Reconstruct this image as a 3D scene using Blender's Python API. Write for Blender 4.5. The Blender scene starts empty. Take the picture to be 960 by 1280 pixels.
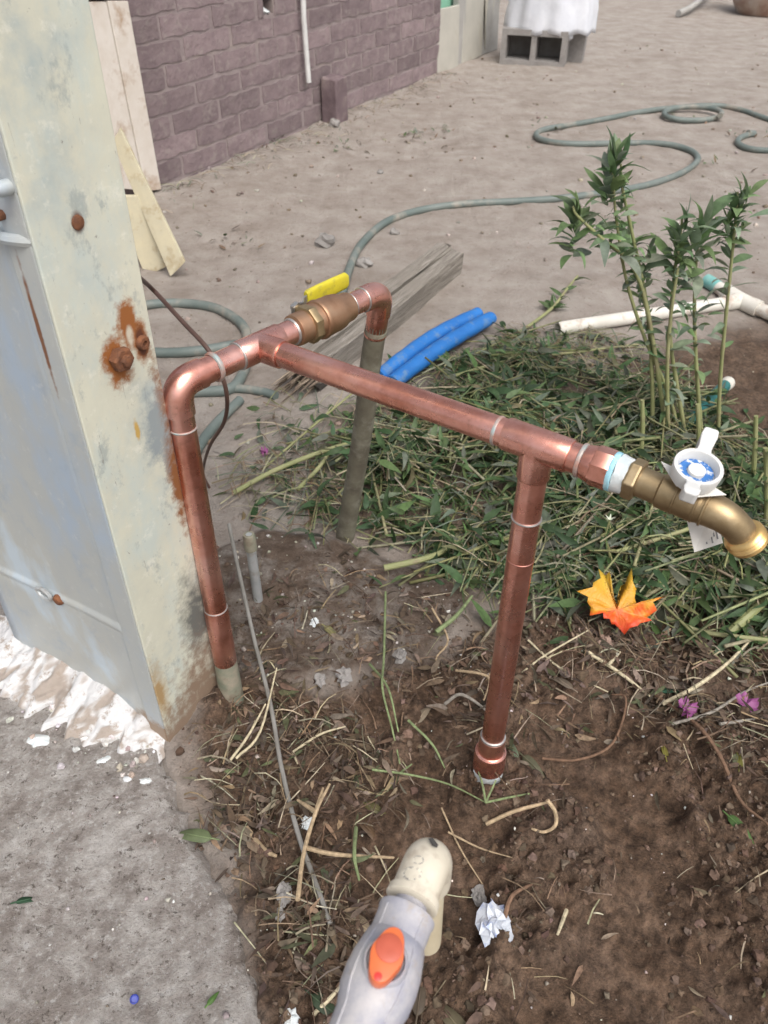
import bpy, math, random
import numpy as np
from mathutils import Matrix, Vector
R = math.radians
random.seed(7); rng = np.random.default_rng(7)
S = bpy.context.scene
C = S.collection

# ------------------------------------------------------------------ camera, sky, sun, exposure
H, TH, ROLL, F = 0.92, R(39.8), R(0.84), 961.0
cd = bpy.data.cameras.new('camera'); cam = bpy.data.objects.new('camera', cd); C.objects.link(cam)
cd.sensor_fit = 'VERTICAL'; cd.sensor_height = 36; cd.lens = 36*F/1280
cd.clip_start = 0.02; cd.clip_end = 300
cam.matrix_world = Matrix.Translation((0, 0, H)) @ Matrix.Rotation(R(90)-TH, 4, 'X') @ Matrix.Rotation(ROLL, 4, 'Z')
cd.dof.use_dof = True; cd.dof.focus_distance = 0.86; cd.dof.aperture_fstop = 11.0
S.camera = cam
W = bpy.data.worlds.new('World'); S.world = W; W.use_nodes = True
nt = W.node_tree; bg = nt.nodes['Background']
sky = nt.nodes.new('ShaderNodeTexSky'); sky.sky_type = 'NISHITA'; sky.sun_disc = False
SUN_EL, SUN_AZ = R(58), R(155)          # azimuth clockwise from +Y
sky.sun_elevation = SUN_EL; sky.sun_rotation = SUN_AZ
sky.air_density = 1.0; sky.dust_density = 6.0; sky.ozone_density = 0.6
hs = nt.nodes.new('ShaderNodeHueSaturation'); hs.inputs['Saturation'].default_value = 0.38
nt.links.new(sky.outputs[0], hs.inputs['Color']); nt.links.new(hs.outputs[0], bg.inputs[0])
bg.inputs[1].default_value = 0.13
sd = bpy.data.lights.new('sun', 'SUN'); sun = bpy.data.objects.new('sun', sd); C.objects.link(sun)
sd.energy = 1.0; sd.angle = R(45); sd.color = (1, 0.97, 0.93)
sdir = Vector((math.sin(SUN_AZ)*math.cos(SUN_EL), math.cos(SUN_AZ)*math.cos(SUN_EL), math.sin(SUN_EL)))
sun.rotation_euler = sdir.to_track_quat('Z', 'Y').to_euler(); sun.location = sdir*20
S.view_settings.view_transform = 'Standard'; S.view_settings.look = 'None'
S.view_settings.exposure = 0.55; S.view_settings.gamma = 1.0

# ------------------------------------------------------------------ survey helpers: where things stand
def ray(px, py):
    u = (px-480)/F; v = (640-py)/F
    u, v = u*math.cos(ROLL)-v*math.sin(ROLL), u*math.sin(ROLL)+v*math.cos(ROLL)
    c, s = math.cos(TH), math.sin(TH)
    return Vector((u, c+v*s, -s+v*c))
CAM = Vector((0, 0, H))
def G(px, py, z=0.0):
    r = ray(px, py); return CAM + r*((z-H)/r.z)
def AT(px, py, y):
    r = ray(px, py); return CAM + r*(y/r.y)
def ONPL(px, py, p0, n):
    r = ray(px, py); return CAM + r*((Vector(p0)-CAM).dot(n)/r.dot(n))

# ------------------------------------------------------------------ noise
def vn(x, y, seed=0):
    x = np.asarray(x, float); y = np.asarray(y, float)
    xi = np.floor(x).astype(np.int64); yi = np.floor(y).astype(np.int64)
    fx = x-xi; fy = y-yi; fx = fx*fx*(3-2*fx); fy = fy*fy*(3-2*fy)
    def h(a, b):
        n = (a*374761393 + b*668265263 + seed*974634533) & 0xffffffff
        n = ((n ^ (n >> 13))*1274126177) & 0xffffffff
        return ((n ^ (n >> 16)) & 0xffff)/65535.0
    return (h(xi, yi)*(1-fx)+h(xi+1, yi)*fx)*(1-fy) + (h(xi, yi+1)*(1-fx)+h(xi+1, yi+1)*fx)*fy
def fbm(x, y, sc, oc=4, seed=0):
    x = np.asarray(x, float)*sc; y = np.asarray(y, float)*sc
    a = 1.0; t = 0; n = 0
    for i in range(oc):
        t = t+a*vn(x*0.8+y*0.6, y*0.8-x*0.6, seed+i); n += a; a *= 0.5; x = x*2.03+3.1; y = y*2.03+1.7
    return t/n
def worley(x, y, sc, seed=0):
    x = np.asarray(x, float)*sc; y = np.asarray(y, float)*sc; xi = np.floor(x).astype(np.int64); yi = np.floor(y).astype(np.int64); d = np.full(x.shape, 9.0); hh = np.zeros(x.shape)
    for a in (-1, 0, 1):
        for b in (-1, 0, 1):
            cx_, cy2 = xi+a, yi+b
            def h(k):
                n = (cx_*374761393+cy2*668265263+(seed+k)*974634533) & 0xffffffff
                n = ((n ^ (n >> 13))*1274126177) & 0xffffffff
                return ((n ^ (n >> 16)) & 0xffff)/65535.0
            r = np.hypot(cx_+h(1)-x, cy2+h(2)-y)/(0.45+0.75*h(3)); nw = r < d; d = np.where(nw, r, d)
    return np.clip(1-d, 0, 1)
def sst(a, b, x):
    t = np.clip((x-a)/(b-a), 0, 1); return t*t*(3-2*t)
def polydist(x, y, poly):
    """signed distance to a polygon, positive inside"""
    x = np.asarray(x, float); y = np.asarray(y, float)
    d = np.full(x.shape, 1e9); ins = np.zeros(x.shape, bool)
    n = len(poly)
    for i in range(n):
        ax, ay = poly[i]; bx, by = poly[(i+1) % n]
        ex, ey = bx-ax, by-ay; L = ex*ex+ey*ey+1e-12
        t = np.clip(((x-ax)*ex+(y-ay)*ey)/L, 0, 1)
        d = np.minimum(d, np.hypot(x-ax-t*ex, y-ay-t*ey))
        cond = ((ay > y) != (by > y)) & (x < (bx-ax)*(y-ay)/(by-ay+1e-15)+ax)
        ins ^= cond
    return np.where(ins, d, -d)
def gpoly(pts): return [tuple(G(*p)[:2]) for p in pts]

# ------------------------------------------------------------------ mesh helpers
class MB:
    def __init__(s): s.v = []; s.f = []; s.c = []; s.n = 0
    def add(s, V, Fc, col=None):
        o = s.n; s.v.extend([tuple(p) for p in V]); s.n += len(V)
        s.f.extend([tuple(i+o for i in f) for f in Fc])
        if col is not None: s.c.extend([col]*len(V))
        return s
def crom(pts, n=8):
    P = [Vector(p) for p in pts]
    if len(P) < 3:
        return [P[0].lerp(P[-1], i/n) for i in range(n+1)]
    Q = [P[0]*2-P[1]]+P+[P[-1]*2-P[-2]]; out = []
    for i in range(1, len(Q)-2):
        for k in range(n):
            t = k/n; a, b, c, d = Q[i-1], Q[i], Q[i+1], Q[i+2]
            out.append(0.5*((2*b)+(c-a)*t+(2*a-5*b+4*c-d)*t*t+(3*b-a-3*c+d)*t*t*t))
    out.append(P[-1]); return out
def frames(P):
    T = []
    for i in range(len(P)):
        a = P[max(i-1, 0)]; b = P[min(i+1, len(P)-1)]; t = (b-a)
        T.append(t.normalized() if t.length > 1e-9 else Vector((0, 0, 1)))
    up = Vector((0, 0, 1)) if abs(T[0].z) < 0.9 else Vector((1, 0, 0))
    n = (up-T[0]*up.dot(T[0])).normalized(); out = []
    for t in T:
        n = n-t*n.dot(t)
        n = n.normalized() if n.length > 1e-6 else t.orthogonal().normalized()
        out.append((t, n, t.cross(n)))
    return out
def tube(mb, pts, r, sides=12, smooth=0, cap=True, col=None, flat=1.0):
    P = crom(pts, smooth) if smooth else [Vector(p) for p in pts]
    m = len(P)
    if callable(r): rr = [r(i/(m-1)) for i in range(m)]
    elif isinstance(r, (list, tuple)):
        k = len(r); rr = []
        for i in range(m):
            t = i/(m-1)*(k-1); j = min(int(t), k-2); rr.append(r[j]+(r[j+1]-r[j])*(t-j))
    else: rr = [r]*m
    V = []; Fc = []
    for (t, n, b), p, q in zip(frames(P), P, rr):
        for k in range(sides):
            a = 2*math.pi*k/sides; V.append(p+(n*math.cos(a)*flat+b*math.sin(a))*q)
    for i in range(m-1):
        for k in range(sides):
            k2 = (k+1) % sides; Fc.append((i*sides+k, i*sides+k2, (i+1)*sides+k2, (i+1)*sides+k))
    if cap:
        Fc.append(tuple(range(sides))[::-1]); Fc.append(tuple((m-1)*sides+k for k in range(sides)))
    return mb.add(V, Fc, col)
def lathe(mb, p, axis, prof, sides=28, cap=True, col=None, rot=0.0, up=None):
    """profile: list of (radius, distance along the axis)"""
    ax = Vector(axis).normalized()
    n = Vector(up) if up is not None else (Vector((0, 0, 1)) if abs(ax.z) < 0.9 else Vector((1, 0, 0)))
    n = (n-ax*n.dot(ax)).normalized(); b = ax.cross(n); p = Vector(p); V = []; Fc = []
    for r, h in prof:
        for k in range(sides):
            a = 2*math.pi*k/sides+rot; V.append(p+ax*h+(n*math.cos(a)+b*math.sin(a))*r)
    m = len(prof)
    for i in range(m-1):
        for k in range(sides):
            k2 = (k+1) % sides; Fc.append((i*sides+k, i*sides+k2, (i+1)*sides+k2, (i+1)*sides+k))
    if cap:
        Fc.append(tuple(range(sides))[::-1]); Fc.append(tuple((m-1)*sides+k for k in range(sides)))
    return mb.add(V, Fc, col)
def box(mb, o, X, Y, Z, col=None):
    """box with corner o and edge vectors X Y Z"""
    o, X, Y, Z = map(Vector, (o, X, Y, Z))
    V = [o, o+X, o+X+Y, o+Y, o+Z, o+X+Z, o+X+Y+Z, o+Y+Z]
    if X.cross(Y).dot(Z) < 0: fl = -1
    else: fl = 1
    Fc = [(3, 2, 1, 0), (4, 5, 6, 7), (0, 1, 5, 4), (1, 2, 6, 5), (2, 3, 7, 6), (3, 0, 4, 7)]
    return mb.add(V, [f[::fl] for f in Fc], col)
ROOT = {}
def mkmesh(name, mb, m, inv=None, smooth=True, cols=True):
    me = bpy.data.meshes.new(name)
    V = mb.v if inv is None else [tuple(inv @ Vector(p)) for p in mb.v]
    me.from_pydata(V, [], mb.f); me.update()
    if cols and len(mb.c) == len(mb.v) and mb.c:
        at = me.color_attributes.new('col', 'FLOAT_COLOR', 'POINT')
        a = np.ones((len(mb.v), 4), np.float32); a[:, :3] = np.array(mb.c)[:, :3]
        at.data.foreach_set('color', a.ravel())
    if smooth:
        me.polygons.foreach_set('use_smooth', np.ones(len(me.polygons), bool))
        if smooth != 'all': me.set_sharp_from_angle(angle=R(38))
    me.materials.append(m); return me
def tag(o, label, cat, group=None, kind=None):
    if label: o['label'] = label
    if cat: o['category'] = cat
    if group: o['group'] = group
    if kind: o['kind'] = kind
    return o
def thing(name, label, cat, loc=(0, 0, 0), rz=0, group=None, tilt=None):
    o = bpy.data.objects.new(name, None); C.objects.link(o); o.empty_display_size = 0.05
    M = Matrix.Translation(loc) @ Matrix.Rotation(rz, 4, 'Z')
    if tilt is not None: M = M @ tilt
    o.matrix_world = M; ROOT[o.name] = M.inverted(); return tag(o, label, cat, group)
def part(name, mb, m, parent, smooth=True, label=None, bevel=0):
    inv = ROOT[parent.name]
    me = mkmesh(name, mb, m, inv, smooth)
    o = bpy.data.objects.new(name, me); C.objects.link(o); o.parent = parent; ROOT[o.name] = inv
    if label: o['label'] = label
    if bevel: bev(o, bevel)
    return o
def bev(o, w, seg=2):
    b = o.modifiers.new('bevel', 'BEVEL'); b.width = w; b.segments = seg; b.limit_method = 'ANGLE'; b.angle_limit = R(35)
def solo(name, mb, m, label, cat, group=None, kind=None, smooth=True, bevel=0, origin=None):
    A = np.array(mb.v)
    o3 = Vector(origin) if origin is not None else Vector((A[:, 0].mean(), A[:, 1].mean(), A[:, 2].min()))
    me = mkmesh(name, mb, m, Matrix.Translation(-o3), smooth)
    o = bpy.data.objects.new(name, me); o.location = o3; C.objects.link(o)
    if bevel: bev(o, bevel)
    return tag(o, label, cat, group, kind)

# ------------------------------------------------------------------ materials
class NT:
    def __init__(s, name):
        s.m = bpy.data.materials.new(name); s.m.use_nodes = True; s.t = s.m.node_tree
        s.b = s.t.nodes['Principled BSDF']; s.co = s.new('ShaderNodeTexCoord')
    def new(s, k): return s.t.nodes.new(k)
    def lk(s, a, b): s.t.links.new(a, b)
    def noise(s, sc, det=4, rough=0.55, vec=None, dist=0.0):
        n = s.new('ShaderNodeTexNoise'); n.inputs['Scale'].default_value = sc; n.inputs['Detail'].default_value = det
        n.inputs['Roughness'].default_value = rough; n.inputs['Distortion'].default_value = dist
        s.lk(vec if vec is not None else s.co.outputs['Object'], n.inputs['Vector']); return n.outputs[0]
    def ramp(s, fac, stops):
        r = s.new('ShaderNodeValToRGB'); e = r.color_ramp.elements
        while len(e) > 1: e.remove(e[-1])
        e[0].position = stops[0][0]; e[0].color = (*stops[0][1], 1)
        for p, c in stops[1:]:
            x = e.new(p); x.color = (*c, 1)
        s.lk(fac, r.inputs[0]); return r.outputs[0]
    def fr(s, fac, a, b): return s.ramp(fac, [(a, (0, 0, 0)), (b, (1, 1, 1))])
    def mix(s, fac, a, b, mode='MIX'):
        n = s.new('ShaderNodeMix'); n.data_type = 'RGBA'; n.blend_type = mode
        for i, x in ((0, fac), (6, a), (7, b)):
            if isinstance(x, (int, float)): n.inputs[i].default_value = x
            elif isinstance(x, tuple): n.inputs[i].default_value = (*x, 1)
            else: s.lk(x, n.inputs[i])
        return n.outputs[2]
    def math(s, op, a, b=None, clamp=False):
        n = s.new('ShaderNodeMath'); n.operation = op; n.use_clamp = clamp
        for i, x in ((0, a), (1, b)):
            if x is None: continue
            if isinstance(x, (int, float)): n.inputs[i].default_value = x
            else: s.lk(x, n.inputs[i])
        return n.outputs[0]
    def attr(s, name, out=2):
        n = s.new('ShaderNodeAttribute'); n.attribute_name = name; return n.outputs[out]
    def vecmap(s, scale=(1, 1, 1), loc=(0, 0, 0), src=None):
        n = s.new('ShaderNodeMapping'); n.inputs['Scale'].default_value = scale; n.inputs['Location'].default_value = loc
        s.lk(src if src is not None else s.co.outputs['Object'], n.inputs['Vector']); return n.outputs[0]
    def bump(s, h, st=0.3, d=0.002):
        n = s.new('ShaderNodeBump'); n.inputs['Strength'].default_value = st; n.inputs['Distance'].default_value = d
        s.lk(h, n.inputs['Height'])
        if s.b.inputs['Normal'].is_linked:
            s.lk(s.b.inputs['Normal'].links[0].from_socket, n.inputs['Normal'])
        s.lk(n.outputs[0], s.b.inputs['Normal'])
    def out(s, col=None, rough=0.6, metal=0.0, spec=None):
        for k, x in (('Base Color', col), ('Roughness', rough), ('Metallic', metal)):
            if x is None: continue
            if isinstance(x, (int, float)): s.b.inputs[k].default_value = x
            elif isinstance(x, tuple): s.b.inputs[k].default_value = (*x, 1)
            else: s.lk(x, s.b.inputs[k])
        if spec is not None: s.b.inputs['Specular IOR Level'].default_value = spec
        return s.m
def simple(name, c1, c2, sc=20, rough=0.6, metal=0.0, bump=0.2, bd=0.001, bsc=None, dirt=None, dsc=8, lo=0.35, hi=0.65, spec=None, rnd=0):
    n = NT(name); vec = n.co.outputs['Object']
    if rnd:
        oi = n.new('ShaderNodeObjectInfo'); ad = n.new('ShaderNodeVectorMath'); ad.operation = 'ADD'
        mu = n.new('ShaderNodeVectorMath'); mu.operation = 'SCALE'; mu.inputs[3].default_value = 40
        n.lk(oi.outputs['Random'], mu.inputs[0]); n.lk(vec, ad.inputs[0]); n.lk(mu.outputs[0], ad.inputs[1]); vec = ad.outputs[0]
    col = n.mix(n.fr(n.noise(sc, 5, 0.6, vec), lo, hi), c1, c2)
    if dirt: col = n.mix(n.fr(n.noise(dsc, 6, 0.65, vec), 0.52, 0.68), col, dirt)
    if rnd:
        hv = n.new('ShaderNodeHueSaturation'); n.lk(col, hv.inputs['Color'])
        n.lk(n.math('ADD', n.math('MULTIPLY', oi.outputs['Random'], rnd), 1-rnd/2), hv.inputs['Value']); col = hv.outputs[0]
    if bump: n.bump(n.noise(bsc or sc*3, 6, 0.6, vec), bump, bd)
    return n.out(col, rough, metal, spec)
def attrmat(name, rough=0.65, transl=0.0, var=0.35, sc=90):
    n = NT(name); c = n.attr('col', 0)
    k = n.noise(sc, 4, 0.6)
    col = n.mix(1.0, c, n.ramp(k, [(0.3, (1-var,)*3), (0.7, (1+var,)*3)]), 'MULTIPLY')
    n.bump(k, 0.25, 0.001)
    m_ = n.out(col, rough, 0.0, 0.35)
    if transl:
        tr = n.new('ShaderNodeBsdfTranslucent'); n.lk(col, tr.inputs[0]); mx = n.new('ShaderNodeMixShader'); mx.inputs[0].default_value = transl
        n.lk(n.b.outputs[0], mx.inputs[1]); n.lk(tr.outputs[0], mx.inputs[2]); n.lk(mx.outputs[0], n.t.nodes['Material Output'].inputs[0])
    return m_

M = {}
def copper():
    n = NT('copper')
    st = n.noise(14, 6, 0.65)
    col = n.ramp(st, [(0.30, (0.56, 0.23, 0.165)), (0.48, (0.77, 0.38, 0.305)), (0.66, (0.88, 0.52, 0.45))])
    smear = n.fr(n.noise(55, 5, 0.7, n.vecmap((1, 1, 1), (3, 1, 2))), 0.58, 0.74)
    col = n.mix(n.math('MULTIPLY', smear, 0.5), col, (0.34, 0.15, 0.10))
    scr = n.fr(n.noise(9, 5, 0.75, n.vecmap((6, 6, 30), (1, 4, 2)), 1.5), 0.60, 0.68)
    col = n.mix(n.math('MULTIPLY', scr, 0.35), col, (0.36, 0.20, 0.16))
    ro = n.ramp(n.noise(30, 5, 0.65), [(0.3, (0.20,)*3), (0.7, (0.38,)*3)])
    n.bump(n.noise(160, 4, 0.6), 0.08, 0.001); n.bump(n.noise(28, 3, 0.5), 0.10, 0.003)
    return n.out(col, ro, 0.96)
M['copper'] = copper()
M['solder'] = simple('solder', (0.50, 0.50, 0.49), (0.36, 0.33, 0.31), 60, 0.38, 0.7, 0.4, 0.0008)
M['solder_green'] = simple('flux_stain', (0.36, 0.44, 0.44), (0.48, 0.26, 0.20), 70, 0.5, 0.4, 0.2)
def brass(name, a, b, c, r=0.4):
    n = NT(name)
    col = n.ramp(n.noise(22, 6, 0.65), [(0.3, a), (0.52, b), (0.72, c)])
    n.bump(n.noise(140, 5, 0.6), 0.15, 0.001)
    return n.out(col, r, 0.85)
M['brass'] = brass('brass', (0.22, 0.155, 0.085), (0.34, 0.255, 0.145), (0.47, 0.37, 0.235), 0.46)
M['bronze'] = brass('valve_bronze', (0.32, 0.175, 0.10), (0.44, 0.26, 0.16), (0.48, 0.32, 0.21), 0.42)
M['bright_brass'] = brass('bright_brass', (0.50, 0.32, 0.12), (0.70, 0.46, 0.18), (0.78, 0.56, 0.27), 0.33)
M['patina'] = simple('patina', (0.115, 0.10, 0.075), (0.20, 0.19, 0.14), 26, 0.62, 0.15, 0.5, 0.001, dirt=(0.26, 0.25, 0.20), dsc=30)
M['mudpipe'] = simple('muddy_pipe', (0.16, 0.18, 0.13), (0.30, 0.26, 0.20), 40, 0.75, 0.0, 0.5, 0.0015, dirt=(0.17, 0.12, 0.085), dsc=25)
M['steel'] = simple('steel', (0.55, 0.54, 0.52), (0.36, 0.35, 0.34), 60, 0.35, 0.9, 0.1)
M['yellow'] = simple('yellow_vinyl', (0.62, 0.54, 0.035), (0.54, 0.46, 0.03), 25, 0.45, 0, 0.15, dirt=(0.36, 0.31, 0.06), dsc=60)
M['whiteplastic'] = simple('white_plastic', (0.66, 0.66, 0.645), (0.58, 0.58, 0.565), 25, 0.4, 0, 0.05)
M['blueprint'] = simple('blue_print', (0.035, 0.15, 0.42), (0.55, 0.58, 0.62), 160, 0.45, 0, 0.0, lo=0.52, hi=0.58)
M['tape'] = simple('thread_tape', (0.64, 0.65, 0.64), (0.50, 0.56, 0.58), 60, 0.6, 0, 0.6, 0.0015)
M['bluetape'] = simple('blue_thread_seal', (0.16, 0.50, 0.66), (0.45, 0.68, 0.74), 60, 0.5, 0, 0.3)
M['paper'] = simple('paper', (0.68, 0.66, 0.62), (0.58, 0.56, 0.52), 30, 0.7, 0, 0.05)
M['ink'] = simple('ink', (0.10, 0.10, 0.11), (0.30, 0.30, 0.30), 300, 0.7, 0, 0)
M['pvc'] = simple('ivory_pvc', (0.66, 0.61, 0.51), (0.57, 0.52, 0.42), 30, 0.42, 0, 0.2, 0.001, 220, dirt=(0.44, 0.38, 0.30), dsc=75)
M['pvc_spout'] = simple('yellowed_pvc', (0.62, 0.55, 0.40), (0.54, 0.47, 0.33), 20, 0.45, 0, 0.1)
def valvegrey():
    n = NT('weathered_grey_pvc')
    col = n.ramp(n.noise(22, 6, 0.68), [(0.30, (0.20, 0.22, 0.30)), (0.48, (0.32, 0.32, 0.365)), (0.62, (0.45, 0.435, 0.44))])
    col = n.mix(n.fr(n.noise(75, 7, 0.75), 0.55, 0.66), col, (0.35, 0.31, 0.28))
    n.bump(n.noise(200, 4), 0.15, 0.0008)
    return n.out(col, 0.55)
M['valvegrey'] = valvegrey()
M['orange'] = simple('orange_plastic', (0.74, 0.17, 0.05), (0.60, 0.13, 0.045), 40, 0.42, 0, 0.08)
M['orange_dark'] = simple('faded_red_disc', (0.52, 0.105, 0.055), (0.44, 0.09, 0.05), 40, 0.5, 0, 0.05)
M['black'] = simple('black_mark', (0.02, 0.02, 0.02), (0.05, 0.045, 0.04), 60, 0.6, 0, 0)
M['hose'] = simple('dusty_hose', (0.105, 0.135, 0.125), (0.165, 0.19, 0.175), 7, 0.55, 0, 0.2, 0.001, dirt=(0.27, 0.25, 0.21), dsc=12)
M['teal'] = simple('teal_hose', (0.015, 0.11, 0.11), (0.03, 0.15, 0.14), 16, 0.4, 0, 0.1)
M['cable'] = simple('brown_cable', (0.085, 0.045, 0.035), (0.13, 0.075, 0.06), 16, 0.5, 0, 0.1)
M['wire'] = simple('grey_wire', (0.30, 0.29, 0.27), (0.20, 0.19, 0.17), 25, 0.55, 0.2, 0.2)
M['blue'] = simple('blue_foam', (0.012, 0.125, 0.40), (0.018, 0.16, 0.48), 14, 0.6, 0, 0.25, 0.001, 150, dirt=(0.10, 0.20, 0.36), dsc=40)
M['whitepvc'] = simple('dirty_white_pvc', (0.66, 0.64, 0.58), (0.56, 0.53, 0.47), 14, 0.5, 0, 0.15, dirt=(0.36, 0.25, 0.18), dsc=22)
M['aqua'] = simple('aqua_tape', (0.13, 0.38, 0.36), (0.25, 0.44, 0.40), 40, 0.6, 0, 0.2)
def wood(name, a, b, c, ax='x', rough=0.8):
    n = NT(name); sc = {'x': (3.0, 45, 45), 'z': (28, 28, 1.2)}[ax]
    g = n.noise(3.0, 8, 0.75, n.vecmap(sc), 0.8)
    col = n.ramp(g, [(0.34, a), (0.5, b), (0.66, c)])
    col = n.mix(n.fr(n.noise(6, 5), 0.5, 0.75), col, b)
    n.bump(g, 0.8, 0.006); n.bump(n.noise(120, 4), 0.2, 0.002)
    return n.out(col, rough)
M['oldwood'] = wood('weathered_wood', (0.10, 0.085, 0.07), (0.22, 0.195, 0.165), (0.335, 0.31, 0.275))
M['rotwood'] = wood('rotten_wood_core', (0.08, 0.06, 0.045), (0.20, 0.15, 0.11), (0.34, 0.28, 0.21))
M['whiteboard'] = simple('peeling_white_paint', (0.68, 0.63, 0.57), (0.62, 0.56, 0.49), 20, 0.7, 0, 0.4, 0.002, dirt=(0.40, 0.28, 0.19), dsc=9)
M['creamboard'] = simple('cream_lath', (0.58, 0.52, 0.36), (0.50, 0.46, 0.34), 15, 0.7, 0, 0.3, 0.002, dirt=(0.36, 0.27, 0.15), dsc=14)
M['greyboard'] = simple('grey_board', (0.38, 0.37, 0.35), (0.30, 0.29, 0.27), 10, 0.8, 0, 0.3)
M['paleboard'] = simple('pale_board', (0.46, 0.44, 0.385), (0.40, 0.385, 0.34), 8, 0.7, 0, 0.2, dirt=(0.40, 0.37, 0.30), dsc=5)
M['greenboard'] = simple('green_board', (0.20, 0.44, 0.30), (0.24, 0.48, 0.36), 8, 0.7, 0, 0.1)
M['cloth'] = simple('white_tarp', (0.68, 0.70, 0.74), (0.60, 0.62, 0.67), 12, 0.55, 0, 0.5, 0.004, 30)
M['sack'] = simple('dusty_cloth', (0.44, 0.42, 0.36), (0.34, 0.32, 0.28), 12, 0.9, 0, 0.5, 0.004, 30)
M['block'] = simple('concrete_block', (0.30, 0.285, 0.27), (0.235, 0.22, 0.21), 30, 0.9, 0, 0.6, 0.003, 120)
M['pot'] = simple('brown_clay', (0.24, 0.145, 0.105), (0.36, 0.29, 0.24), 8, 0.75, 0, 0.3, dirt=(0.42, 0.38, 0.34), dsc=12)
M['brick'] = simple('painted_brick', (0.185, 0.138, 0.145), (0.245, 0.188, 0.192), 14, 0.82, 0, 0.8, 0.006, 55, dirt=(0.27, 0.225, 0.215), dsc=26, rnd=0.42)
M['mortar'] = simple('painted_mortar', (0.235, 0.188, 0.188), (0.30, 0.25, 0.245), 9, 0.85, 0, 0.7, 0.006, 40, dirt=(0.30, 0.25, 0.23), dsc=7)
M['stone'] = simple('stone', (0.30, 0.285, 0.27), (0.22, 0.205, 0.19), 30, 0.85, 0, 0.4, 0.002, 120, rnd=0.3)
M['rust'] = simple('rust', (0.105, 0.045, 0.025), (0.22, 0.085, 0.035), 90, 0.85, 0, 0.7, 0.002)
M['galv'] = simple('galvanised', (0.40, 0.42, 0.43), (0.52, 0.54, 0.54), 25, 0.45, 0.45, 0.15, dirt=(0.30, 0.25, 0.20), dsc=30)
M['maple'] = None
M['leafstuff'] = attrmat('cut_weeds', 0.55, 0.22, 0.3)
M['litter'] = attrmat('dry_litter', 0.85, 0.0, 0.4, 140)
M['leaf'] = attrmat('leaf', 0.5, 0.35, 0.28, 60)
M['stem'] = simple('green_stem', (0.22, 0.24, 0.10), (0.30, 0.30, 0.15), 14, 0.55, 0, 0.2, dirt=(0.24, 0.20, 0.12), dsc=30)
M['clod'] = attrmat('soil_clod', 0.95, 0.0, 0.35, 160)
M['foil'] = simple('crumpled_wrapper', (0.58, 0.61, 0.66), (0.48, 0.51, 0.56), 60, 0.4, 0.1, 0.4, 0.002, dirt=(0.20, 0.27, 0.50), dsc=70)
M['petal'] = simple('magenta_petal', (0.20, 0.04, 0.15), (0.32, 0.10, 0.26), 60, 0.6, 0, 0.2)
M['bluecap'] = simple('blue_plastic', (0.02, 0.04, 0.30), (0.03, 0.05, 0.34), 60, 0.4, 0, 0)

# ------------------------------------------------------------------ the ground
PAD = gpoly([(-900, 760), (120, 735), (200, 880), (212, 950), (228, 1000), (252, 1045), (270, 1095), (300, 1150), (318, 1205), (338, 1290), (350, 1500), (380, 2400)])
PAD = [(-2.6, 1.25), (-0.30, 0.92)] + PAD[2:-1] + [(-0.16, -0.6), (-2.6, -0.6)]
SOIL = gpoly([(225, 930), (262, 860), (300, 800), (400, 850), (500, 830), (600, 765), (760, 745), (960, 760)]) + [(1.3, 0.80), (1.4, -0.6), (-0.2, -0.6)] + gpoly([(330, 1290), (290, 1150), (245, 1040)])
FOOT = gpoly([(245, 700), (330, 664), (400, 672), (470, 700), (540, 718), (600, 752), (560, 800), (500, 830), (400, 860), (300, 860), (255, 800)])
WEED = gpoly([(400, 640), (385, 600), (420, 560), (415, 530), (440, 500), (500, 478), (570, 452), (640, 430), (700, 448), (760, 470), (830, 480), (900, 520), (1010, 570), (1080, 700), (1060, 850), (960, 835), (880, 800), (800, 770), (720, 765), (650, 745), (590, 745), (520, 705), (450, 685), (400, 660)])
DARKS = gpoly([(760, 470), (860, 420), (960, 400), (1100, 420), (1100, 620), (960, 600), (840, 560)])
def masks(x, y):
    wob = (fbm(x, y, 14, 4, 5)-0.5)*0.10
    soil = sst(-0.025, 0.05, polydist(x, y, SOIL)+wob)
    foot = sst(-0.012, 0.016, polydist(x, y, FOOT)+wob*0.25)
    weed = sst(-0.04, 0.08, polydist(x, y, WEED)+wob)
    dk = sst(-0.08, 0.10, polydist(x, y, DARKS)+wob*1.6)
    pad = polydist(x, y, PAD)
    return soil, foot, weed, dk, pad
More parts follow.
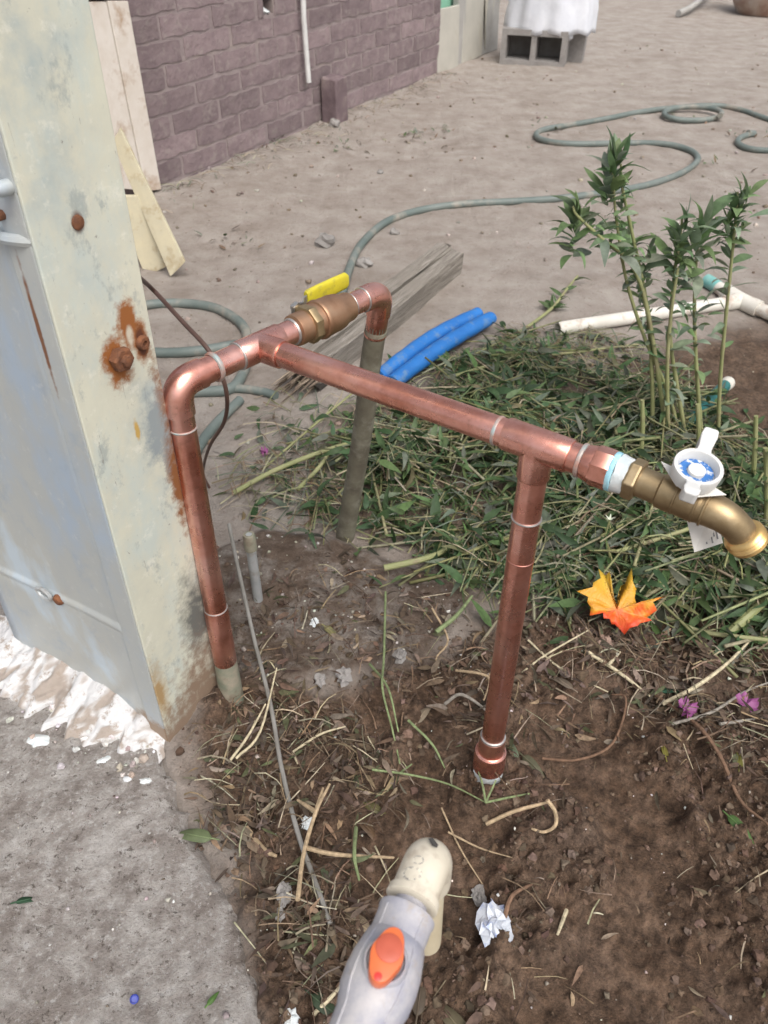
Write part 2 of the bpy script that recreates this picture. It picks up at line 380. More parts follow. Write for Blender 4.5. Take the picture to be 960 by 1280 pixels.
def height(x, y, fine=True):
    x = np.asarray(x, float); y = np.asarray(y, float)
    soil, foot, weed, dk, pad = masks(x, y)
    far = sst(1.2, 2.2, y)
    h = (fbm(x, y, 2.2, 3, 1)-0.5)*(0.012+0.022*far) + (fbm(x, y, 7, 3, 2)-0.5)*(0.010+0.010*far)
    h = h + (fbm(x, y, 28, 3, 3)-0.5)*0.008
    r = fbm(x, y, 26, 3, 11); r2 = 1-np.abs(2*fbm(x, y, 60, 3, 12)-1); r3 = fbm(x, y, 150, 2, 13)
    patch = sst(0.42, 0.60, fbm(x, y, 9, 2, 21))
    wx = x+(fbm(x, y, 40, 2, 61)-0.5)*0.02; wy = y+(fbm(x, y, 40, 2, 62)-0.5)*0.02
    cl = np.sqrt(worley(wx, wy, 26, 63))*0.019+np.sqrt(worley(wx, wy, 58, 64))*0.013+np.sqrt(worley(wx, wy, 120, 65))*0.007
    h = h + soil*(cl*(0.20+0.90*patch)-0.011)
    h = h + soil*((r-0.5)*0.030+(r2-0.7)*0.012*(0.35+patch)+(r3-0.5)*0.007*(0.4+patch)-0.004)
    h = h + np.maximum(weed, dk)*((r-0.5)*0.018+(r3-0.5)*0.006)
    lump = fbm(x, y, 18, 3, 31)
    h = h + foot*(0.016+(lump-0.5)*0.012)
    bx, by = G(232, 925)[:2]
    h = h + 0.018*np.exp(-((x-bx)**2+(y-by)**2)/0.0045)
    bx, by = G(290, 885)[:2]
    h = h + 0.012*np.exp(-((x-bx)**2+(y-by)**2)/0.004)
    h = h - 0.035*sst(0.0, 0.03, pad)
    return h
def gz(x, y): return float(height(np.array([x]), np.array([y]))[0])
def GG(px, py, dz=0.0):
    p = G(px, py)
    for _ in range(3): p = G(px, py, gz(p.x, p.y)+dz)
    return p
def axis(lo, hi, st, far0, far1, g):
    a = list(np.arange(lo, hi, st)); s = st
    while a[-1] < far1: s = min(s*g, 6); a.append(a[-1]+s)
    s = st; b = [lo]
    while b[-1] > far0: s = min(s*g, 6); b.append(b[-1]-s)
    return np.array(b[:0:-1]+a)
gx = axis(-0.55, 0.85, 0.0042, -90, 90, 1.07); gy = axis(0.12, 1.45, 0.0042, -60, 140, 1.06)
X, Y = np.meshgrid(gx, gy)
Z = height(X.ravel(), Y.ravel())
nx, ny = len(gx), len(gy)
me = bpy.data.meshes.new('ground')
V = np.stack([X.ravel(), Y.ravel(), Z], 1)
ii = (np.arange(ny-1)[:, None]*nx+np.arange(nx-1)[None, :]).ravel()
Fq = np.stack([ii, ii+1, ii+nx+1, ii+nx], 1)
me.vertices.add(len(V)); me.vertices.foreach_set('co', V.ravel())
me.loops.add(Fq.size); me.loops.foreach_set('vertex_index', Fq.ravel())
me.polygons.add(len(Fq)); me.polygons.foreach_set('loop_start', np.arange(0, Fq.size, 4)); 
me.polygons.foreach_set('use_smooth', np.ones(len(Fq), bool)); me.update(calc_edges=True)
Z2 = Z.reshape(ny, nx)
def gz(x, y):
    i = min(max(int(np.searchsorted(gx, x))-1, 0), nx-2); j = min(max(int(np.searchsorted(gy, y))-1, 0), ny-2)
    a = (x-gx[i])/(gx[i+1]-gx[i]); b = (y-gy[j])/(gy[j+1]-gy[j])
    return float((Z2[j, i]*(1-a)+Z2[j, i+1]*a)*(1-b)+(Z2[j+1, i]*(1-a)+Z2[j+1, i+1]*a)*b)
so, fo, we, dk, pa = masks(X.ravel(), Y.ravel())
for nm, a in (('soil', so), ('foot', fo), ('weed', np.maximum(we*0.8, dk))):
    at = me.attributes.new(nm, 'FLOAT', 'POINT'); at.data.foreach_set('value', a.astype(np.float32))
def ground_mat():
    n = NT('dirt')
    big = n.noise(1.6, 5, 0.6); mid = n.noise(9, 6, 0.65); fin = n.noise(70, 6, 0.7)
    dry = n.ramp(mid, [(0.30, (0.29, 0.247, 0.212)), (0.5, (0.37, 0.325, 0.287)), (0.7, (0.435, 0.392, 0.352))])
    damp = n.fr(n.noise(3.2, 8, 0.72), 0.50, 0.66)
    dry = n.mix(n.math('MULTIPLY', damp, 0.45), dry, (0.235, 0.185, 0.15))
    speck = n.fr(n.noise(45, 8, 0.8), 0.56, 0.64)
    dry = n.mix(n.math('MULTIPLY', speck, 0.5), dry, (0.17, 0.13, 0.105))
    wet = n.ramp(n.noise(24, 6, 0.7), [(0.28, (0.048, 0.030, 0.020)), (0.46, (0.120, 0.076, 0.050)), (0.68, (0.205, 0.138, 0.097))])
    dusty = n.fr(n.noise(6.5, 5, 0.6), 0.50, 0.68)
    wet = n.mix(n.math('MULTIPLY', dusty, 0.65), wet, (0.185, 0.130, 0.098))
    cr = n.noise(95, 7, 0.75); wet = n.mix(1.0, wet, n.ramp(cr, [(0.36, (0.45,)*3), (0.5, (0.95,)*3), (0.66, (1.5, 1.46, 1.42))]), 'MULTIPLY')
    grey = n.ramp(n.noise(38, 6, 0.7), [(0.3, (0.15, 0.12, 0.10)), (0.5, (0.26, 0.225, 0.195)), (0.7, (0.38, 0.35, 0.32))])
    col = n.mix(n.attr('weed'), dry, n.mix(0.3, wet, (0.12, 0.088, 0.065)))  # bare soil under the weeds, with the heap's shade painted into its colour
    br = n.ramp(n.noise(32, 7, 0.72), [(0.3, (0.075, 0.052, 0.038)), (0.5, (0.135, 0.098, 0.074)), (0.7, (0.20, 0.155, 0.125))])
    gmask = n.fr(n.noise(12, 7, 0.72), 0.46, 0.60)
    col = n.mix(n.attr('soil'), col, wet)
    col = n.mix(n.attr('foot'), col, n.mix(gmask, br, grey))
    n.bump(fin, 0.8, 0.010); n.bump(n.noise(260, 5, 0.7), 0.9, 0.006); n.bump(n.noise(16, 7, 0.7), 0.35, 0.02)
    return n.out(col, 0.95, 0, 0.25)
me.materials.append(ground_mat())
ground = bpy.data.objects.new('ground', me); C.objects.link(ground); ground['kind'] = 'structure'; ground['label'] = 'dry trodden dirt yard with a strip of dark dug soil'

# concrete pad
mb = MB(); st = 0.006
xs = np.arange(-0.75, 0.06, st); ys = np.arange(0.06, 1.0, st)
XX, YY = np.meshgrid(xs, ys); xr, yr = XX.ravel(), YY.ravel()
edge = polydist(xr, yr, PAD)+(fbm(xr, yr, 22, 4, 41)-0.5)*0.05
hz = 0.013+(fbm(xr, yr, 5, 3, 42)-0.5)*0.008+(fbm(xr, yr, 60, 3, 43)-0.5)*0.0055+(fbm(xr, yr, 160, 2, 44)-0.5)*0.0035
hz = hz-0.05*sst(0.014, -0.02, edge)
keep = edge > -0.03
idx = -np.ones(len(xr), int); idx[keep] = np.arange(keep.sum())
mb.v = list(map(tuple, np.stack([xr, yr, hz], 1)[keep])); mb.n = len(mb.v)
nxx = len(xs)
for j in range(len(ys)-1):
    for i in range(nxx-1):
        a = j*nxx+i; q = (idx[a], idx[a+1], idx[a+nxx+1], idx[a+nxx])
        if min(q) >= 0: mb.f.append(q)
box(mb, (-3, -0.8, -0.05), (2.25, 0, 0), (0, 1.9, 0), (0, 0, 0.063))
box(mb, (-0.749, -0.8, -0.05), (0.60, 0, 0), (0, 0.858, 0), (0, 0, 0.061))
def pad_mat():
    n = NT('rough_concrete')
    col = n.ramp(n.noise(30, 6, 0.72), [(0.34, (0.24, 0.208, 0.186)), (0.48, (0.385, 0.35, 0.322)), (0.62, (0.53, 0.50, 0.47))])
    col = n.mix(n.math('MULTIPLY', n.fr(n.noise(7, 7, 0.7), 0.48, 0.66), 0.4), col, (0.25, 0.205, 0.175))
    sp = n.fr(n.noise(120, 6, 0.8), 0.56, 0.62); col = n.mix(n.math('MULTIPLY', sp, 0.8), col, (0.56, 0.54, 0.52))
    dk = n.fr(n.noise(100, 6, 0.8, n.vecmap((1, 1, 1), (5, 2, 1))), 0.57, 0.62); col = n.mix(n.math('MULTIPLY', dk, 0.8), col, (0.095, 0.075, 0.06))
    n.bump(n.noise(90, 7, 0.75), 1.0, 0.012)
    return n.out(col, 0.92, 0, 0.25)
o = solo('pavement', mb, pad_mat(), 'rough grey concrete pad at the foot of the metal column', None, kind='structure', origin=(0, 0, 0))

# ------------------------------------------------------------------ brick wall
w0 = G(200, 233); w1 = G(545, 92)
wd = (w1-w0); wd.z = 0; wd.normalize(); wn = Vector((wd.y, -wd.x, 0))      # wn faces the yard
wang = math.atan2(wd.y, wd.x)
wall = thing('brick_wall', 'dull maroon painted brick wall with uneven mortar joints', 'wall', (w0.x, w0.y, 0), wang)
WL0, WL1, WH = -1.6, (w1-w0).length+0.02, 1.55
hp = ONPL(336, 22, w0, wn); hs_, hz_ = (hp-w0).dot(wd), hp.z
h0, h1 = hs_-0.035, hs_+0.035
def WP(s, d, z): return (w0.x+wd.x*s+wn.x*d, w0.y+wd.y*s+wn.y*d, z)
ch, bl = 0.076, 0.285
hc = int(hz_//ch)
def wbox(mb, s0, s1, d0, d1, z0, z1): box(mb, WP(s0, d0, z0), wd*(s1-s0), wn*(d1-d0), Vector((0, 0, z1-z0)))
mo = MB()
for (a, b, c, d) in ((WL0, WL1, -0.08, hc*ch+0.012), (WL0, WL1, (hc+1)*ch-0.003, WH), (WL0, h0, hc*ch+0.012, (hc+1)*ch-0.003), (h1, WL1, hc*ch+0.012, (hc+1)*ch-0.003)):
    wbox(mo, a, b, -0.20, 0, c, d)
wbox(mo, h0-0.002, h1+0.002, -0.19, -0.075, hc*ch, (hc+1)*ch)
part('mortar', mo, M['mortar'], wall, smooth=False)
def brick_mesh(L, hgt, seed):
    """slightly uneven block, front face proud of the mortar, local x along the wall"""
    m = MB(); nx_, nz_ = 8, 4; rr = random.Random(seed); ph = rr.random()*50
    V = []; Fc = []
    for j in range(nz_+1):
        for i in range(nx_+1):
            x = L*i/nx_; z = hgt*j/nz_
            e = (i in (0, nx_)) or (j in (0, nz_))
            d = 0.0030+(float(fbm(x+ph, z, 26, 3, seed))-0.5)*0.009
            if e:
                x += (0.006 if i == 0 else -0.006 if i == nx_ else 0)*rr.random(); z += (rr.random()-0.5)*0.009; d = 0.002+d*0.35
            V.append((x, -d, z))
    for j in range(nz_):
        for i in range(nx_): a = j*(nx_+1)+i; Fc.append((a, a+1, a+nx_+2, a+nx_+1))
    ring = [i for i in range(nx_+1)]+[j*(nx_+1)+nx_ for j in range(1, nz_+1)]+[nz_*(nx_+1)+i for i in range(nx_-1, -1, -1)]+[j*(nx_+1) for j in range(nz_-1, 0, -1)]
    o = len(V)
    for k in ring: V.append((V[k][0], 0.004, V[k][2]))
    for a in range(len(ring)): b = (a+1) % len(ring); Fc.append((ring[b], ring[a], o+a, o+b))
    m.add(V, Fc); return mkmesh('brick', m, M['brick'])
bm_full = [brick_mesh(0.272, 0.063, 100+k) for k in range(7)]
cache = {}
def add_brick(s, z, L):
    if L < 0.03: return
    if abs(L-0.272) < 1e-4: d = random.choice(bm_full)
    else:
        k = (round(L, 2), random.randrange(2))
        if k not in cache: cache[k] = brick_mesh(k[0], 0.063, 300+len(cache))
        d = cache[k]
    o = bpy.data.objects.new('brick', d); C.objects.link(o); o.parent = wall
    o.location = (s, 0, z+(random.random()-0.5)*0.006); o.rotation_euler = (0, (random.random()-0.5)*0.014, 0)
for c in range(-1, int(WH/ch)):
    z = c*ch+0.008; s = WL0-(0.15 if c % 2 else 0.0)+random.random()*0.03
    while s < WL1-0.02:
        L = 0.272; a, b = max(s, WL0+0.003), min(s+L, WL1-0.003)
        if s+0.1 > -0.75 or True:
            if c == hc and a < h1 and b > h0:
                if h0-a > 0.03: add_brick(a, z, h0-a-0.002)
                if b-h1 > 0.03: add_brick(h1+0.002, z, b-h1-0.002)
            elif b-a > 0.03: add_brick(a, z, L if b-a > L-0.004 else b-a)
        s += bl+(random.random()-0.5)*0.014
# broken pale chip in the hole
m = MB(); cp = Vector(WP(hs_-0.005, -0.03, hc*ch+0.012)); tube(m, [cp, cp+Vector((0, 0, 0.012))+wn*0.02, cp+Vector((0, 0, 0.02))+wn*0.005], [0.012, 0.018, 0.006], 7)
part('broken_chip', m, M['tape'], wall, label='pale broken chip in the gap of the wall')

# concrete stump against wall
def rough_box(mb, o, X, Y, Z, n=6, amp=0.004, seed=0):
    o, X, Y, Z = map(Vector, (o, X, Y, Z)); rr = random.Random(seed)
    key = {}
    def vid(i, j, k):
        if (i, j, k) not in key:
            p = o+X*(i/n)+Y*(j/n)+Z*(k/n)
            p = p+Vector((rr.uniform(-amp, amp), rr.uniform(-amp, amp), rr.uniform(-amp, amp)))
            key[(i, j, k)] = mb.n; mb.v.append(tuple(p)); mb.n += 1
        return key[(i, j, k)]
    for a in range(n):
        for b in range(n):
            mb.f += [(vid(a, b+1, 0), vid(a+1, b+1, 0), vid(a+1, b, 0), vid(a, b, 0)), (vid(a, b, n), vid(a+1, b, n), vid(a+1, b+1, n), vid(a, b+1, n)),
                     (vid(a, 0, b), vid(a+1, 0, b), vid(a+1, 0, b+1), vid(a, 0, b+1)), (vid(a, n, b+1), vid(a+1, n, b+1), vid(a+1, n, b), vid(a, n, b)),
                     (vid(0, a, b+1), vid(0, a+1, b+1), vid(0, a+1, b), vid(0, a, b)), (vid(n, a, b), vid(n, a+1, b), vid(n, a+1, b+1), vid(n, a, b+1))]
sp = G(404, 152); ss = (sp-w0).dot(wd)
m = MB(); rough_box(m, WP(ss, 0.012, -0.03), wd*0.10, wn*0.085, Vector((0, 0, 0.215)), 5, 0.004, 3)
solo('wall_stump', m, simple('stump_paint', (0.13, 0.092, 0.10), (0.19, 0.14, 0.145), 10, 0.85, 0, 0.6, 0.004, 50, dirt=(0.27, 0.22, 0.2), dsc=10), 'short maroon block standing against the foot of brick wall', 'block', bevel=0.006)
# white conduit hanging down the wall
p = [ONPL(376, -160, w0+wn*0.03, wn), ONPL(379, 0, w0+wn*0.03, wn), ONPL(381, 40, w0+wn*0.03, wn), ONPL(386, 103, w0+wn*0.035, wn)]
m = MB(); tube(m, p, 0.0115, 12, 8); solo('wall_conduit', m, M['whiteplastic'], 'thin white plastic pipe hanging down the face of brick wall', 'pipe')

# ------------------------------------------------------------------ boards behind the column
cbm = thing('door_board', 'pale peeling white board split down its middle, upright behind column', 'board', G(178, 238), R(22))
b0 = G(176, 240); ya = b0.y
def wslab(px4, d, thick):
    m = MB(); P = [ONPL(*q, w0+wn*d, wn) for q in px4]; m.add(P+[p-wn*thick for p in P], [(0, 1, 2, 3), (7, 6, 5, 4), (1, 0, 4, 5), (2, 1, 5, 6), (3, 2, 6, 7), (0, 3, 7, 4)]); return m
def slab(px4, y0, thick, mat_, parent=None, name='board', seed=0, n=5):
    """board whose near face runs through four surveyed points (bl, br, tr, tl) with real thickness behind"""
    m = MB(); P = [AT(*q, y0) if len(q) == 2 else AT(q[0], q[1], q[2]) for q in px4]
    V = []
    for d in (0, thick):
        for p in P: V.append(p+Vector((0, d, 0)))
    m.add(V, [(0, 1, 2, 3), (7, 6, 5, 4), (1, 0, 4, 5), (2, 1, 5, 6), (3, 2, 6, 7), (0, 3, 7, 4)]); return m
part('plank', wslab([(150, 236), (181, 238), (133, 2), (90, 2)], 0.045, 0.03), M['whiteboard'], cbm, smooth=False, bevel=0.002)
part('plank', wslab([(183, 239), (202, 237), (160, 1), (134.5, 1)], 0.048, 0.03), M['whiteboard'], cbm, smooth=False, bevel=0.002)
part('top_plank', wslab([(85, 0), (161, -2), (120, -260), (30, -260)], 0.050, 0.036), M['whiteboard'], cbm, smooth=False, bevel=0.002)
yb = 1.62
bl1 = G(213, 345); 
m = slab([(213, 346, bl1.y), (231, 328, bl1.y), (150, 160, bl1.y+0.16), (140, 178, bl1.y+0.16)], 0, 0.014, None)
solo('lath', m, M['creamboard'], 'narrow cream lath leaning behind column, nearer its right edge', 'board', smooth=False, bevel=0.0015)
m = slab([(182, 346, bl1.y+0.05), (207, 334, bl1.y+0.05), (172, 245, bl1.y+0.09), (140, 245, bl1.y+0.09)], 0, 0.014, None)
solo('lath', m, M['creamboard'], 'short wide cream board end with brown stain, behind the narrow lath', 'board', smooth=False, bevel=0.0015)

# ------------------------------------------------------------------ metal column
Bc = G(215, 938); RZ = R(59); CW, CD, CH = 0.101, 0.305, 1.75
tilt = Matrix.Rotation(R(0.6), 4, 'Y')
col_ = thing('metal_column', 'tall cream painted sheet metal column with rust spots and grey side panel', 'column', (Bc.x, Bc.y, 0), RZ, tilt=tilt)
CM = ROOT[col_.name].inverted(); cx, cy_, cz = CM.col[0].xyz, CM.col[1].xyz, CM.col[2].xyz; c0 = CM.translation
def CL(x, y, z): return c0+cx*x+cy_*y+cz*z
def face(px, py, which='cream'):
    p = ONPL(px, py, c0, cy_ if which == 'cream' else cx); return ROOT[col_.name] @ p
def col_mat(name, panel):
    n = NT(name); oc = n.co.outputs['Object']
    if not panel:
        col = n.ramp(n.noise(9, 6, 0.66), [(0.28, (0.36, 0.42, 0.42)), (0.46, (0.56, 0.56, 0.465)), (0.62, (0.61, 0.61, 0.50)), (0.8, (0.49, 0.53, 0.49))])
        bl_ = n.fr(n.noise(15, 7, 0.7, n.vecmap((1, 1, 0.45), (2, 5, 1))), 0.46, 0.62); col = n.mix(n.math('MULTIPLY', bl_, 0.6), col, (0.46, 0.54, 0.53))
        wh = n.fr(n.noise(40, 6, 0.75), 0.56, 0.66); col = n.mix(n.math('MULTIPLY', wh, 0.5), col, (0.74, 0.73, 0.64))
        sm = n.fr(n.noise(30, 7, 0.75, n.vecmap((1, 1, 0.6))), 0.56, 0.64); col = n.mix(n.math('MULTIPLY', sm, 0.6), col, (0.27, 0.31, 0.31))
        chp = n.fr(n.noise(75, 7, 0.8, n.vecmap((1, 1, 0.7), (9, 3, 6))), 0.635, 0.655); col = n.mix(n.math('MULTIPLY', chp, 0.8), col, (0.20, 0.19, 0.17))
        sc_ = n.fr(n.noise(26, 4, 0.8, n.vecmap((4, 4, 0.7), (7, 1, 3)), 2.0), 0.665, 0.69); col = n.mix(n.math('MULTIPLY', sc_, 0.7), col, (0.20, 0.18, 0.15))
    else:
        col = n.ramp(n.noise(7, 5, 0.62, n.vecmap((1, 1, 0.5))), [(0.34, (0.38, 0.46, 0.55)), (0.47, (0.43, 0.455, 0.45)), (0.58, (0.46, 0.475, 0.45)), (0.68, (0.50, 0.58, 0.64))])  # grey paint; the bluish tones put the sky's reflection into the colour
        sm = n.fr(n.noise(17, 7, 0.75), 0.55, 0.68); col = n.mix(n.math('MULTIPLY', sm, 0.5), col, (0.30, 0.37, 0.45))
        s2 = n.fr(n.noise(60, 6, 0.75), 0.58, 0.68); col = n.mix(n.math('MULTIPLY', s2, 0.4), col, (0.60, 0.62, 0.60))
    wob = n.noise(60, 5, 0.7)
    def spot(c, rad, colr, soft=0.35, amp=1.1):
        nonlocal col
        mp = n.new('ShaderNodeMapping'); mp.vector_type = 'POINT'
        mp.inputs['Location'].default_value = [-c[i]/rad[i] for i in range(3)]; mp.inputs['Scale'].default_value = [1/r for r in rad]
        n.lk(oc, mp.inputs['Vector']); ln = n.new('ShaderNodeVectorMath'); ln.operation = 'LENGTH'; n.lk(mp.outputs[0], ln.inputs[0])
        d = n.math('ADD', ln.outputs['Value'], n.math('MULTIPLY', n.math('SUBTRACT', wob, 0.5), amp*2))
        col = n.mix(n.fr(d, 1+soft, 1-soft), col, colr) if False else n.mix(n.math('SUBTRACT', 1.0, n.fr(d, max(0.01, 1-soft), 1.0)), col, colr)
    OR, DK, MUD, GR = (0.28, 0.105, 0.032), (0.10, 0.038, 0.022), (0.25, 0.18, 0.13), (0.13, 0.14, 0.13)
    if not panel:
        for (px, py, rx, rz, c_, am) in ((160, 403, 0.0135, 0.032, OR, 0.9), (163, 420, 0.006, 0.012, (0.55, 0.50, 0.40), 0.5), (146, 450, 0.020, 0.034, OR, 1.0), (188, 420, 0.012, 0.028, OR, 0.8), (188, 422, 0.008, 0.020, DK, 0.6),
                                         (97, 278, 0.0075, 0.0105, DK, 0.3), (172, 540, 0.004, 0.016, (0.50, 0.33, 0.10), 0.9)):
            q = face(px, py); spot((min(q.x, CW-0.015), 0, q.z), (rx, 0.05, rz), c_, 0.45, am)
        q = face(193, 545); spot((CW-0.004, 0, q.z-0.03), (0.015, 0.05, 0.13), (0.22, 0.095, 0.038), 0.5, 1.0)
        q = face(250, 770); spot((CW-0.014, 0, q.z), (0.034, 0.06, 0.10), GR, 0.75, 0.9)
        q = face(190, 520); spot((CW-0.018, 0, q.z-0.02), (0.022, 0.06, 0.06), (0.27, 0.31, 0.32), 0.7, 1.3)
        spot((CW*0.8, 0, -0.01), (0.085, 0.08, 0.17), MUD, 0.5, 0.8)
        q = face(205, 860); spot((0.004, 0, q.z), (0.016, 0.05, 0.07), (0.38, 0.26, 0.13), 0.8, 1.0)
        spot((0.02, 0, 0.0), (0.07, 0.05, 0.09), MUD, 0.6, 0.9)
    else:
        a = face(33, 362, 'p'); b = face(65, 462, 'p'); spot((0, (a.y+b.y)/2, (a.z+b.z)/2), (0.03, 0.0035, 0.075), (0.20, 0.085, 0.04), 0.5, 0.6)
        spot((0, 0.02, 0.03), (0.03, 0.05, 0.03), (0.30, 0.21, 0.14), 0.6, 1.0)
    n.bump(n.noise(180, 4, 0.6), 0.12, 0.0015); n.bump(n.noise(7, 4, 0.5), 0.12, 0.02)
    return n.out(col, 0.46 if not panel else 0.38, 0.0 if not panel else 0.15, 0.4)
mc, mp_ = col_mat('cream_painted_steel', False), col_mat('grey_painted_steel', True)
def cbox(mb, x0, x1, y0, y1, z0, z1): box(mb, CL(x0, y0, z0), cx*(x1-x0), cy_*(y1-y0), cz*(z1-z0))
LIP = 0.034
m = MB(); cbox(m, 0, CW, 0, 0.0035, -0.03, CH); part('front_plate', m, mc, col_, smooth=False, bevel=0.0012)
m = MB(); cbox(m, CW-0.0035, CW, 0.0037, CD, -0.03, CH); part('rear_plate', m, mc, col_, smooth=False)
m = MB(); cbox(m, -0.0005, 0.003, 0.0037, LIP, -0.03, CH); part('side_lip', m, mp_, col_, smooth=False, bevel=0.0012)
# recessed side panel in two sheets that overlap at a sloping crease, slightly dished
def panel_sheet(z0a, z0b, z1, off):
    mb = MB(); n_, k_ = 16, 640; V = []; Fc = []
    for j in range(k_+1):
        for i in range(n_+1):
            t = i/n_; y = LIP-0.004+(CD-LIP+0.004)*t; zb = z0a+(z0b-z0a)*t; z = zb+(z1-zb)*j/k_
            dish = 0.005*math.sin(math.pi*t)+0.0018*math.sin(z*9+t*5)-0.0035*math.exp(-((z-(zc0+(zc1-zc0)*t))/0.005)**2)-0.0015*sst(0.0, 0.02, zc0+(zc1-zc0)*t-z)
            V.append(CL(off+dish, y, z))
    for j in range(k_):
        for i in range(n_): a = j*(n_+1)+i; Fc.append((a+n_+1, a+n_+2, a+1, a))
    mb.add(V, Fc); return mb
qa = face(185, 808, 'p'); qb = face(0, 716, 'p')
zc0 = qa.z+(qb.z-qa.z)*(LIP-qa.y)/(qb.y-qa.y); zc1 = qa.z+(qb.z-qa.z)*(CD-qa.y)/(qb.y-qa.y)
for nm, mb in (('side_panel', panel_sheet(-0.03, -0.03, CH, 0.0055)),):
    o = part(nm, mb, mp_, col_); sm_ = o.modifiers.new('solid', 'SOLIDIFY'); sm_.thickness = 0.002; sm_.offset = 1
m = MB(); cbox(m, 0.012, CW-0.004, CD-0.003, CD, -0.03, CH); part('back_plate', m, mp_, col_, smooth=False)
m = MB(); cbox(m, 0.0, CW, 0, CD, CH+0.0005, CH+0.004); part('top_cap', m, mc, col_, smooth=False)
# nut, rusty bolt, bolts and strap
q = face(147, 447); m = MB(); lathe(m, CL(q.x, 0, q.z), -cy_, [(0.011, 0), (0.012, 0.002), (0.012, 0.009), (0.0105, 0.0105), (0.006, 0.0105), (0.0055, 0.015), (0.004, 0.0155)], 6, rot=0.3)
part('nut', m, M['rust'], col_, label='rusty square nut on the cream face')
q = face(188, 422); m = MB(); lathe(m, CL(min(q.x, CW-0.015), 0, q.z), -cy_, [(0.0075, 0), (0.0075, 0.003), (0.006, 0.005), (0.003, 0.005), (0.0028, 0.002)], 10)
part('bolt', m, M['rust'], col_, label='rusty bolt end beside the column edge')
q = face(97, 278); m = MB(); lathe(m, CL(q.x, 0, q.z), -cy_, [(0.0062, 0), (0.006, 0.0012), (0.004, 0.002)], 14)
part('rivet', m, M['rust'], col_)
for (px, py, rr_) in ((12, 233, 0.0060), (4, 268, 0.004)):
    q = face(px, py, 'p'); m = MB(); lathe(m, CL(0.004, q.y, q.z), -cx, [(rr_*1.35, 0), (rr_*1.35, 0.004), (rr_, 0.0045), (rr_, 0.013), (rr_*0.8, 0.017), (rr_*0.3, 0.018)], 14)
    part('bolt', m, mp_ if rr_ > 0.005 else M['rust'], col_)
q = face(8, 295, 'p'); m = MB(); P = []
for k in range(9):
    a = math.pi*k/8; P.append(CL(0.004-0.008*math.sin(a), q.y-0.028+0.056*k/8, q.z))
tube(m, P, 0.005, 8, 0, True, None, 1.0); part('strap', m, mp_, col_)
q = face(70, 752, 'p'); m = MB(); lathe(m, CL(0.006, q.y, q.z), -cx, [(0.008, 0), (0.008, 0.003), (0.006, 0.006), (0.002, 0.007)], 10)
ey = part('screw', m, M['rust'], col_)
m = MB(); e0 = CL(0.002, q.y, q.z); P = [e0+cy_*(0.020+0.013*math.cos(a))-cx*0.003+cz*(0.004+0.008*math.sin(a)) for a in [2*math.pi*k/14 for k in range(15)]]
tube(m, P, 0.0028, 7, 0, False, None, 1.0); part('eyelet', m, M['galv'], col_, label='small bent metal eyelet on the side panel')

# crusty white filler at the foot of the column
m = MB(); V = []; Fc = []; mcol = []; N1, N2 = 170, 34
pA = CL(0.002, CD+0.16, 0); pB = CL(-0.002, -0.006, 0)
for i in range(N1+1):
    t = i/N1; s = t*(CD+0.17)          # along the base from B towards A and past it
    base = CL(0, -0.006+s, 0); beyond = max(0, s-CD)
    wid = 0.014+0.030*sst(0.0, 0.35, t)+0.030*sst(0.55, 0.9, t)+0.030*float(fbm(t*9, 0.3, 1.0, 3, 51))+0.050*(float(fbm(t*34, 0.3, 1.0, 2, 52))-0.3)
    top = 0.016+0.022*sst(0, 0.35, t)+0.012*float(fbm(t*16, 2.3, 1.0, 3, 53)); top *= 1-0.75*sst(CD-0.02, CD+0.10, s)
    for j in range(N2+1):
        q = j/N2
        w = wid*q**1.15; z = 0.012+top*(1-q)**1.7
        wq = float(fbm(t*14, q*2.5, 1.0, 3, 56))*1.6; streak = 0.75-abs(2*float(fbm(t*17+wq, q*2.6+wq*0.8, 1.0, 4, 54))-1)*1.6
        z += streak*0.011*(0.35+q)*(1-q*0.6)
        lump = float(fbm(t*26, q*6, 1.0, 3, 55))-0.5
        z += lump*0.013*(1-0.6*q)
        k_ = float(fbm(t*24+wq, q*4.0+wq*0.8+3, 1.0, 5, 58)); k_ = float(sst(0.34, 0.50, k_)); mcol.append((0.34+0.26*k_, 0.29+0.305*k_, 0.25+0.345*k_))
        if q > 0.8: z -= (q-0.8)/0.2*0.018
        z = 0.008+(z-0.008)*float(0.25+0.75*sst(0.0, 0.08, t))
        V.append(base-cx*(w-0.024*(1-q)**2)+cz*(z))
    pass
for i in range(N1):
    for j in range(N2): a = i*(N2+1)+j; Fc.append((a, a+1, a+N2+2, a+N2+1))
m.add(V, Fc); m.c = mcol
def foam_mat():
    n = NT('crusty_filler')
    nz = n.noise(34, 7, 0.72, None, 0.6); col = n.mix(n.fr(n.noise(60, 6, 0.75), 0.54, 0.66), n.attr('col', 0), (0.30, 0.245, 0.20))
    n.bump(nz, 0.8, 0.006); n.bump(n.noise(140, 5), 0.4, 0.002)
    return n.out(col, 0.85)
o = solo('filler_skirt', m, foam_mat(), 'crusty white filler smeared along the foot of the metal column', 'filler', smooth='all')
